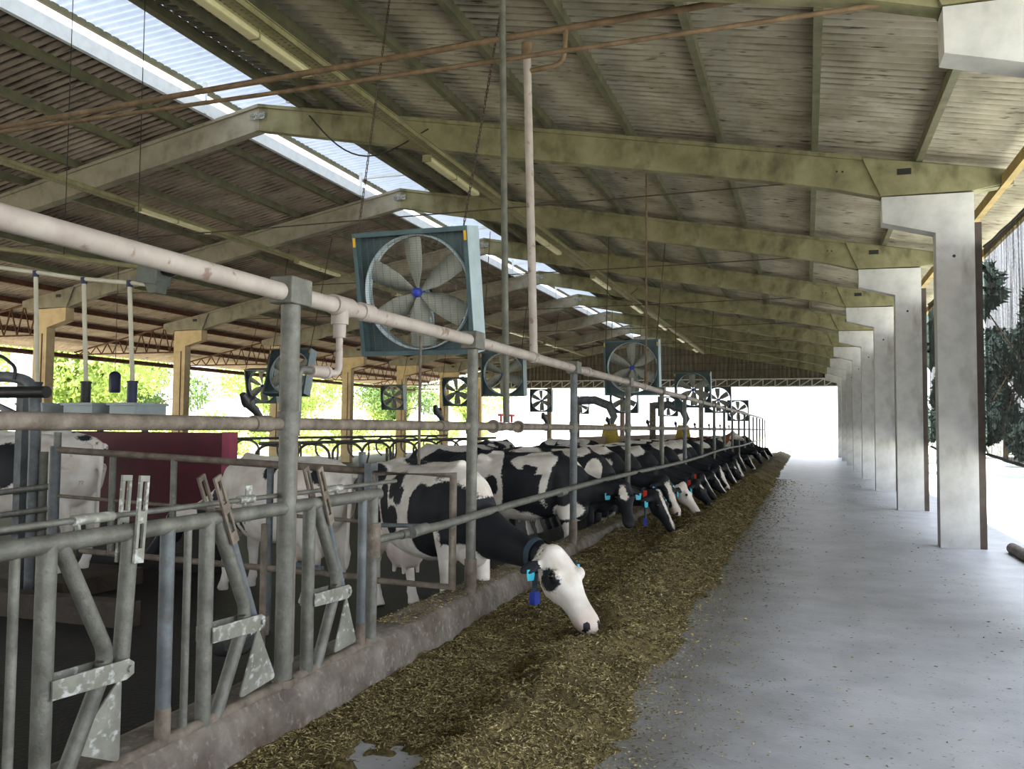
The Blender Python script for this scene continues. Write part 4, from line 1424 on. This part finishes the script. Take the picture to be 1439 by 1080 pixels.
# ------------------------------------------------------------------ cable trays with lamps
def tray(x, z, ya, yb, lab, lamps, glab, side):
    t = thing('cable_tray', (x, ya, z), lab, 'cable tray')
    w, h = .20, .09
    MB().bb(x - w / 2, x - w / 2 + .006, ya, yb, z - h, z).bb(x + w / 2 - .006, x + w / 2, ya, yb, z - h, z).bb(x - w / 2, x + w / 2, ya, yb, z - h, z - h + .006).build('channel', m_tray, t)
    MB().bb(x - w / 2 - .02, x - w / 2, ya, yb, z - .012, z).bb(x + w / 2, x + w / 2 + .02, ya, yb, z - .012, z).build('lip', m_tray, t)
    hl = MB()
    y = max(ya, 2)
    while y < min(yb, 16):
        hl.bb(x - .085, x - .045, y, y + .03, z - h - .002, z - h + .003).bb(x + .02, x + .06, y, y + .03, z - h - .002, z - h + .003)
        y += .085
    tag(hl.build('perforation', m_purlin, t), kind='stuff')
    for k, y in enumerate(lamps):
        l = thing('tube_lamp', (x + side * .16, y, z - .2), '%s lamp under the %s, %s from the camera' % ('dusty tube', glab, ORD[k]), 'lamp', 'tube lamps under the ' + glab)
        xx = x + side * .13
        MB().rounded(xx - .075, xx + .075, y, y + 2.3, z - .20, z - .12, .025).build('cover', m_lamp, l)
        MB().bb(xx - .06, xx + .06, y + .02, y + 2.28, z - .125, z - .088).build('body', m_tray, l)
        for e in (0, 1.15, 2.3):
            MB().bb(xx - .078, xx + .078, y + e - .015, y + e + .015, z - .205, z - .088).build('end_cap', m_tray, l)


tray(-5.98, 6.36, 1.0, 54.5, 'long greenish cable tray under the beams over the feed line', [7.2 + 6 * k for k in range(8)], 'alley side cable tray', -1)
tray(-13.56, 6.36, 4, 54.5, 'cable tray under the beams over the pens', [8.5 + 6 * k for k in range(7)], 'pen side cable tray', 1)
# sagging cables under the ridge beams
for i, (xa, xb) in ((1, (-8.6, -6.2)), (4, (-7.4, -5.9))):
    pts = []
    for k in range(17):
        t = k / 16
        x = xa + (xb - xa) * t
        pts.append((x, FY(i) - .06, 7.32 - .5 * t - .75 * math.sin(PI * t) * (1 - .35 * t)))
    tag(MB().tube(pts, .014, 6).build('hanging_cable', m_black), 'black cable sagging below the roof beam, %s from the camera' % ORD[i], 'cable')

# ------------------------------------------------------------------ feeding box, hoppers and augers on the left
rb = thing('feeding_box', (-7.7, 9.0, -.14), 'burgundy sheet-clad box standing in the pen behind the fence', 'machine')
MB().rounded(-8.9, -6.58, 8.6, 8.74, .42, 1.54, .012).build('panel', m_red, rb)
MB().bb(-6.60, -6.50, 8.585, 8.75, .42, 1.55).build('edge_trim', m_redb, rb)
MB().bb(-8.8, -6.7, 8.62, 8.9, -.14, .43).build('plinth', m_pen, rb)
for k, (x0, x1) in enumerate([(-10.45, -9.95), (-9.62, -9.08), (-8.83, -8.37)]):
    y0, y1 = 9.1, 9.7
    hb = thing('feed_hopper', ((x0 + x1) / 2, (y0 + y1) / 2, -.14), 'pale grey feed hopper above the burgundy box, %s from the left' % ORD[k], 'hopper', 'feed hoppers above the burgundy box')
    MB().rounded(x0 + .02, x1 - .02, y0, y1, 1.58, 1.89, .01).build('bin', m_box, hb)
    MB().bb(x0, x1, y0 - .03, y1 + .03, 1.885, 1.92).build('rim', m_box, hb)
    MB().bb(x0 + .1, x0 + .16, 9.62, 9.68, -.14, 1.6).build('stand', m_galvb, hb)
    cx = (-10.3, -9.42, -8.62)[k]
    cy = 9.3
    MB().tube([(cx, cy, 1.92), (cx, cy, 2.20)], .065, 16).cyl((cx, cy, 2.19), (cx, cy, 2.22), .075).build('inlet_cup', m_black if k != 2 else m_navy, hb)
    zt_ = (3.76, 3.62, 3.54)[k]
    dp = thing('drop_tube', (cx, cy, 2.1), 'pale plastic drop tube running down to the hopper, %s from the left' % ORD[k], 'pipe', 'drop tubes to the feed hoppers')
    MB().tube([(cx, cy, 2.18), (cx - .10, cy, zt_)], .030, 12).build('tube', m_pvc, dp)
    MB().cyl((cx - .10, cy, zt_ - .04), (cx - .10, cy, zt_ + .05), .045).build('coupling', m_navy, dp)
au = thing('feed_auger', (-9.5, 9.3, 3.5), 'pale feed auger tube with grey drive motor above the hoppers', 'auger')
MB().tube([(-12.6, 9.3, 4.12), (-10.4, 9.3, 3.79), (-9.52, 9.3, 3.65), (-8.72, 9.3, 3.56), (-8.42, 9.3, 3.52)], .030, 12).build('lower_tube', m_pvc, au)
MB().tube([(-12.6, 9.4, 4.42), (-8.45, 9.4, 3.76)], .034, 12).build('upper_tube', m_tray, au)
dm = MB().box((-8.36, 9.35, 3.66), (.34, .28, .26), Matrix.Rotation(.16, 3, 'Y')).build('gear_box', m_motor, au)
MB().cyl((-8.28, 9.35, 3.74), (-7.98, 9.35, 3.74), .10).cyl((-8.12, 9.35, 3.74), (-8.08, 9.35, 3.74), .12).cyl((-7.98, 9.35, 3.74), (-7.92, 9.35, 3.74), .07).build('motor', m_black, dm)
MB().prism([(-8.45, 3.56), (-8.2, 3.56), (-8.24, 3.40), (-8.36, 3.40)], 'y', 9.25, 9.45).build('outlet', m_motor, dm)
for x, z in ((-12, 4.34), (-10, 4.02), (-8.7, 3.82)):
    MB().cyl((x, 9.4, z), (x, 9.4, zt(x) + .1), .006, 6).build('hanger_wire', m_black, au)

st = thing('milking_stall', (-7.4, 6.7, 0), 'grey steel stall frame with bent pipes at the far left edge', 'stall frame')
for (x, y, z0, z1, r) in ((-7.62, 6.72, -.14, 2.05, 0), (-7.02, 6.60, -.14, 1.55, .035), (-7.30, 6.70, -.14, 1.35, .042)):
    g = MB()
    if r:
        g.cyl((x, y, z0), (x, y, z1), r)
    else:
        g.bb(x - .045, x + .045, y - .045, y + .045, z0, z1)
    g.build('stall_post', m_galv if r else m_galvb, st)
MB().tube([(-8.6, 6.66, 2.06), (-7.75, 6.66, 2.12), (-7.42, 6.66, 2.05), (-7.38, 6.66, 1.6), (-7.38, 6.66, -.1)], .055, 14, bend=.25).build('bent_pipe', m_galvb, st)
MB().bar((-8.4, 6.62, 2.0), (-7.62, 6.66, 1.72), .05, .05).build('brace', m_galvb, st)
for k, (z0, z1) in enumerate(((.92, 1.02), (.68, .80), (.50, .63))):
    MB().tube([(-8.3, 6.6, z0 - .06), (-7.05, 6.58, z1)], .03, 10).build('stall_rail', m_galv, st)
MB().tube([(-8.5, 6.62, 1.95), (-7.2, 6.62, 1.95)], .06, 12).build('black_tube', m_black, st)
MB().box((-8.15, 6.6, 2.32), (.22, .2, .26)).build('control_box', m_black, st)
MB().tube([(-8.05, 6.6, 2.35), (-7.8, 6.6, 2.33), (-7.6, 6.6, 2.2), (-7.62, 6.6, 2.08)], .018, 8, bend=.1).build('hose', m_black, st)
stru(MB().bb(-9.8, -7.05, 6.75, 7.85, -.3, .04).build('stall_plinth', m_dark), 'low concrete plinth under the speckled cow', 'plinth')
stru(MB().bb(-8.0, -5.6, 6.05, 6.22, -.3, .08).build('stall_curb', m_dark), 'low dirty kerb in the dark pen floor at left', 'kerb')

# drinking bowl behind the headlocks
wb = thing('drinking_bowl', (-3.05, 4.25, .3), 'shiny steel drinking bowl behind the headlock swinging plates', 'drinker')
rings = []
for r, z in ((.02, .30), (.09, .31), (.135, .36), (.15, .43), (.145, .44), (.125, .37), (.08, .33), (.02, .32)):
    rings.append([V(-2.95 + r * math.cos(a * PI / 12), 3.96 + r * math.sin(a * PI / 12), z + .10) for a in range(24)])
MB().loft(rings).build('bowl', m_bowl, wb)
MB().cyl((-2.80, 4.02, .25), (-2.80, 4.02, 1.1), .018).box((-2.82, 4.02, .55), (.08, .07, .1)).build('supply', m_dirty, wb)

# free stall dividers
def stall_row(x, ya, yb, n, seed, lab, glab):
    rr = random.Random(seed)
    rl = thing('stall_rail', (x, ya, 1.1), lab + ' carrying the hoops', 'rail')
    MB().tube([(x, ya, 1.345), (x, yb, 1.345)], .03, 10).build('rail_pipe', m_galv, rl)
    for k in range(n):
        y = ya + (yb - ya) * (k + .5) / n
        y += rr.uniform(-.03, .03)
        d = MB().tube([(x - .30, y, .78), (x - .48, y, .92), (x - .50, y, 1.18), (x - .32, y, 1.32), (x, y, 1.30), (x + .16, y, 1.18), (x + .17, y, .85), (x + .05, y, .45), (x, y, -.14)], .026, 8, bend=.12)
        tag(d.build('stall_hoop', m_galv), 'bent pipe hoop on the %s, %s from the camera' % (glab, ORD[k]), 'stall divider', 'hoops of the ' + glab)
        if k % 3 == 0:
            MB().cyl((x + .02, y + .1, -.14), (x + .02, y + .1, 1.2), .03).build('rail_post', m_galv, rl)


stall_row(-8.2, 11.6, 22.5, 9, 1, 'galvanised stall rail in the middle of the pen', 'middle stall row')
stall_row(-11.6, 12.0, 27.0, 9, 2, 'galvanised stall rail deeper in the pen', 'second stall row')
stru(MB().bb(-7.0, -6.8, 26.0, 50, -.14, 1.35).build('wall_pen', m_lowwall), 'low pale wall dividing the pen beyond the cows', 'wall')

# swinging cow brushes
def brush(x, y, lab):
    b = thing('cow_brush', (x, y, .5), lab, 'cow brush', 'swinging cow brushes')
    MB().bb(x - .12, x + .12, y - .1, y + .1, -.14, 2.75).build('mount_post', m_dirty, b)
    MB().tube([(x, y, 2.62), (x + .7, y, 2.66), (x + 1.25, y, 2.45), (x + 1.42, y, 2.05), (x + 1.32, y, 1.8)], [.14, .15, .15, .13, .09], 14).build('arm', m_galvb, b)
    rings = []
    r3 = random.Random(3)
    for k in range(13):
        z = 1.80 - .10 * k
        r = .30 - .10 * abs(k - 6) / 6
        rings.append([V(x + 1.28 + r * (1 + .12 * (a % 2)) * math.cos(a * PI / 16), y + r * (1 + .12 * (a % 2)) * math.sin(a * PI / 16), z) for a in range(32)])
    MB().loft(rings).build('bristle_drum', m_bristle, b)


brush(-8.0, 30.5, 'yellow swinging cow brush on a curved grey arm, the nearer one')
brush(-6.2, 36.5, 'yellow swinging cow brush on a curved grey arm, the farther one')

# ------------------------------------------------------------------ outside on the left
tag(MB().rounded(-31.2, -30.5, 26.8, 27.5, -.32, 4.6, .03).build('white_pillar', m_white), 'white square pillar outside before the trees on the left', 'pillar')
cn = thing('hanging_canister', (-16.5, 17.2, 2.6), 'dark blue canister hanging over the pen before the trees', 'canister')
MB().tube([(-16.5, 17.2, 2.42), (-16.5, 17.2, 2.46), (-16.5, 17.2, 2.86), (-16.5, 17.2, 2.92), (-16.5, 17.2, 2.96)], [.12, .14, .14, .11, .05], 18).build('body', m_navy, cn)
MB().cyl((-16.5, 17.2, 2.9), (-16.5, 17.2, zt(-16.5) + .15), .008, 6).build('cord', m_black, cn)


def tree_mesh(seed, h, r, n, leaf, m, name):
    rg = np.random.default_rng(seed)
    # clumps of leaves: many small bent quads around several centres
    k = 16
    cen = np.stack([rg.normal(0, r * .45, k), rg.normal(0, r * .45, k), rg.uniform(.12, .9, k) * h], 1)
    rad = rg.uniform(.25, .5, k) * r
    idx = rg.integers(0, k, n)
    d = rg.normal(size=(n, 3))
    d /= np.linalg.norm(d, axis=1)[:, None]
    p = cen[idx] + d * (rad[idx] * rg.uniform(.55, 1.05, n))[:, None]
    p[:, 2] = np.maximum(p[:, 2], .1)
    a = rg.normal(size=(n, 3))
    a /= np.linalg.norm(a, axis=1)[:, None]
    b = np.cross(a, d)
    b /= np.linalg.norm(b, axis=1)[:, None] + 1e-6
    s = leaf * rg.uniform(.6, 1.3, n)[:, None]
    vs = np.stack([p - a * s, p + b * s * .45, p + a * s + d * s * .2, p - b * s * .45], 1).reshape(-1, 3)
    me = bpy.data.meshes.new(name)
    me.vertices.add(len(vs))
    me.vertices.foreach_set('co', vs.ravel())
    me.loops.add(4 * n)
    me.loops.foreach_set('vertex_index', np.arange(4 * n))
    me.polygons.add(n)
    me.polygons.foreach_set('loop_start', np.arange(n) * 4)
    me.polygons.foreach_set('loop_total', np.full(n, 4))
    me.update()
    me.validate()
    me.materials.append(m)
    return me, cen


for mm in (m_leaf, m_leafd, m_bush):
    nt_ = mm.node_tree
    t_ = nt_.nodes.new('ShaderNodeBsdfTranslucent')
    t_.inputs['Color'].default_value = (.30, .42, .08, 1) if mm is not m_leafd else (.12, .2, .06, 1)
    x_ = nt_.nodes.new('ShaderNodeMixShader')
    x_.inputs[0].default_value = .4
    nt_.links.new(nt_.nodes['Principled BSDF'].outputs[0], x_.inputs[1])
    nt_.links.new(t_.outputs[0], x_.inputs[2])
    nt_.links.new(x_.outputs[0], nt_.nodes['Material Output'].inputs['Surface'])


def tree_proto(seed, h, r, n, leaf, m, lab):
    t = thing('leafy_tree', (0, 0, 0), lab, 'tree', 'trees beyond the pens')
    me, cen = tree_mesh(seed, h, r, n, leaf, m, 'crown')
    o = bpy.data.objects.new('crown', me)
    COL.objects.link(o)
    o.parent = t
    g = MB().tube([(0, 0, -.1), (.1, .05, h * .4), (0, 0, h * .8)], [.18, .12, .05], 8)
    for c in cen[:8]:
        g.tube([(0, 0, h * .3), tuple(c)], [.06, .02], 6)
    g.build('trunk', m_bark, t, local=True)
    return t


protoA = tree_proto(1, 7.5, 3.4, 9000, .16, m_leaf, '')
protoB = tree_proto(2, 9.5, 3.8, 9000, .18, m_leafd, '')
protoC = tree_proto(3, 10, 3.6, 16000, .34, m_leafn, '')
r5 = random.Random(12)
first = {0: True, 1: True, 2: True}
spots = []
for k in range(13):
    spots.append((-37 - (k % 3) * 3.5 - r5.uniform(0, 1.5), 17 + k * 6.3, (0, 1, 0, 0)[k % 4], 'leafy tree in the sunlit line beyond the pen side, %s from the left' % ORD[k], .85 + .3 * r5.random()))
for k in range(9):
    spots.append((9.5 + (k % 3) * 2.2 + r5.uniform(0, 1.5), 74 - k * 5.5, 2, 'dark tree behind the shade nets on the alley side, %s from the far end' % ORD[k], .7 + .3 * r5.random()))
for x, y, kd, lab, s in spots:
    P = (protoA, protoB, protoC)[kd]
    M = Matrix.Translation((x, y, -.32)) @ Matrix.Rotation(r5.uniform(0, 6), 4, 'Z') @ Matrix.Scale(s, 4)
    if first[kd]:
        first[kd] = False
        P.matrix_basis = M
        P['label'] = lab
        if x > 0:
            P['group'] = 'trees behind the nets'
    else:
        dup(P, M, lab, 'trees behind the nets' if x > 0 else None)
# bushes under the trees
bme, _c = tree_mesh(9, 2.2, 1.9, 4500, .13, m_bush, 'sunny_bush')
for k in range(12):
    o = bpy.data.objects.new('sunny_bush', bme)
    COL.objects.link(o)
    o.matrix_basis = Matrix.Translation((-32.5 - r5.uniform(0, 2.5), 19 + k * 5.2, -.32)) @ Matrix.Rotation(r5.uniform(0, 6), 4, 'Z') @ Matrix.Scale(r5.uniform(.8, 1.15), 4)
    tag(o, 'bright sunlit bush outside the pen side, %s from the left' % ORD[k], 'bush', 'bushes beyond the pens')
# ------------------------------------------------------------------ feed
m_feed = mat('chopped_feed', [(.25, '#332b19'), (.45, '#594d30'), (.62, '#7b6d43'), (.8, '#9a8d68')], scale=26, rough=.95, bump=.8, bscale=90, detail=10)
overlay(m_feed, (.5, .66), 2.2, '#463c1e')


def feed_h(x, y):
    """height of the feed heap above the alley floor"""
    n1 = noise.noise(V(x * 1.1, y * .55, 3.1))
    n2 = noise.noise(V(x * 3.1, y * 2.2, 7.7))
    n3 = noise.noise(V(x * 8, y * 7, 1.2))
    edge = -.97 + .12 * noise.noise(V(0, y * .8, 5)) + .08 * noise.noise(V(0, y * 3.1, 2)) + .06 * noise.noise(V(0, y * 9, 6))
    if y < 4.5:
        edge -= .06 * (4.5 - y) * .3
    ridge_x = -1.38 if y < 5 else (-1.38 - .18 * min((y - 5) / 3, 1))
    d = (x - ridge_x)
    wl, wr = .48, max(edge - ridge_x, .2)
    hp = (.22 + .05 * min(max((y - 7) / 4, 0), 1)) * (math.exp(-(d / wl) ** 2 * 1.3) if d < 0 else max(0, 1 - (d / wr) ** 1.6))
    # layer against the kerb
    t = min(max((y - 2.9) / .9, 0), 1)
    kl = (.035 + .17 * min(max((y - 6.0) / 4, 0), 1)) * (1 if x < ridge_x else max(0, 1 - (x - ridge_x) / .3))
    n4 = noise.noise(V(x * 5.2, y * 4.6, 9.3))
    z = max(hp, kl * .9) + .05 * n1 + .04 * n2 + .03 * n3 + .045 * abs(n4) * min(hp / .1 + .3, 1)
    z -= .17 * math.exp(-((x + 1.60) / .26) ** 2 - ((y - 6.35) / .42) ** 2)
    if x > ridge_x:
        z = min(z, (edge - x) * .55 + .035 * n3 + .02 * n4)
    # bare floor showing in the near trough
    e = math.hypot((x + 1.95) / .34, (y - 3.55) / .5)
    if y < 5.5 and x < ridge_x - .25:
        z = min(z, .035 + .02 * n1 + .02 * n2 + .022 * n3)
    if e < 1.3:
        q = .5 * n2 + .6 * n3 + .4 * noise.noise(V(x * 17, y * 13, 4))
        if e + q * 1.25 < .82:
            z = -.02
    return max(z, -.03)


xs = np.arange(-2.57, -.62, .03)
ys = [1.2]
while ys[-1] < 57:
    ys.append(ys[-1] + max(.026, .0075 * ys[-1]))
G = np.array([[feed_h(x, y) for x in xs] for y in ys])
vs, fs = [], []
nx = len(xs)
for j, y in enumerate(ys):
    for i, x in enumerate(xs):
        vs.append((x, y, G[j, i]))
for j in range(len(ys) - 1):
    for i in range(nx - 1):
        if max(G[j, i], G[j + 1, i], G[j, i + 1], G[j + 1, i + 1]) <= -.019:
            continue
        a = j * nx + i
        fs.append((a, a + 1, a + nx + 1, a + nx))
fo = MB().add(vs, fs, True).build('feed_heap', m_feed)
tag(fo, 'long heap of chopped greenish brown feed along the kerb', 'feed', None, 'stuff')
ysa = np.array(ys)


def hz(x, y):
    j = np.clip(np.searchsorted(ysa, y) - 1, 0, len(ys) - 2)
    i = np.clip(((x - xs[0]) / .03).astype(int), 0, nx - 2)
    return G[j, i]


def strands(n, x, y, z, ln, wd, name, m, lab, lift=.5):
    a = rng.uniform(0, 2 * PI, n)
    el = rng.normal(0, .32, n) * lift
    d = np.stack([np.cos(a) * np.cos(el), np.sin(a) * np.cos(el), np.sin(el)], 1)
    s = np.stack([-np.sin(a), np.cos(a), rng.normal(0, .4, n)], 1)
    c = np.stack([x, y, z], 1)
    L = (ln * rng.uniform(.5, 1.5, n))[:, None] / 2
    Wd = (wd * rng.uniform(.6, 1.4, n))[:, None] / 2
    mid = c + np.array([0, 0, 1]) * (L * .25 * rng.uniform(-.2, 1, (n, 1)))
    vs = np.stack([c - d * L - s * Wd * .5, c - d * L + s * Wd * .5, mid + s * Wd, c + d * L, mid - s * Wd], 1).reshape(-1, 3)
    me = bpy.data.meshes.new(name)
    me.vertices.add(len(vs))
    me.vertices.foreach_set('co', vs.ravel())
    me.loops.add(5 * n)
    me.loops.foreach_set('vertex_index', np.arange(5 * n))
    me.polygons.add(n)
    me.polygons.foreach_set('loop_start', np.arange(n) * 5)
    me.polygons.foreach_set('loop_total', np.full(n, 5))
    me.update()
    me.validate()
    me.materials.append(m)
    o = bpy.data.objects.new(name, me)
    COL.objects.link(o)
    return tag(o, lab, 'feed', None, 'stuff')


m_straw = mat('straw_bits', [(.3, '#3c331b'), (.44, '#72653e'), (.56, '#a8996a'), (.72, '#dccfa4')], scale=60, rough=.85, detail=2)
N = 85000
u = rng.uniform(0, 1, N * 2)
yy = 1.6 * (26 / 1.6) ** u
xx = rng.uniform(-2.52, -.72, N * 2)
zz = hz(xx, yy)
ok = zz > .004
xx, yy, zz = xx[ok][:N], yy[ok][:N], zz[ok][:N]
k = len(xx)
strands(k, xx, yy, zz + .004, .028 + .0035 * yy, .0035 + .0006 * yy, 'loose_feed', m_straw, 'loose straw and chopped stalks covering the feed heap', .9)
N = 15000
u = rng.uniform(0, 1, N)
yy = 1.8 * (30 / 1.8) ** u
xx = -1.04 + np.abs(rng.normal(0, .36, N)) ** 1.5
xx = np.where(rng.uniform(0, 1, N) < .07, rng.uniform(-.9, 2.4, N), xx)
xx = np.where(rng.uniform(0, 1, N) < .06, rng.uniform(-2.3, -1.5, N), xx)
xx = np.minimum(xx, 1.7 - rng.uniform(0, .3, N))
zz = np.where((xx > xs[0]) & (xx < xs[-1]), np.maximum(hz(xx, yy), 0), 0)
strands(N, xx, yy, zz + .004, .016 + .0012 * yy, .005 + .0005 * yy, 'feed_crumbs', m_straw, 'scattered feed crumbs on the alley floor beside the heap', .25)
# feed lying on top of the kerb
N = 4200
yy = 5.4 + 20 * rng.uniform(0, 1, N) ** 1.6
xx = rng.uniform(-2.86, -2.6, N)
strands(N, xx, yy, np.full(N, .287), .02 + .001 * yy, .005 + .0004 * yy, 'feed_on_curb', m_straw, 'feed crumbs lying along the top of the kerb', .3)
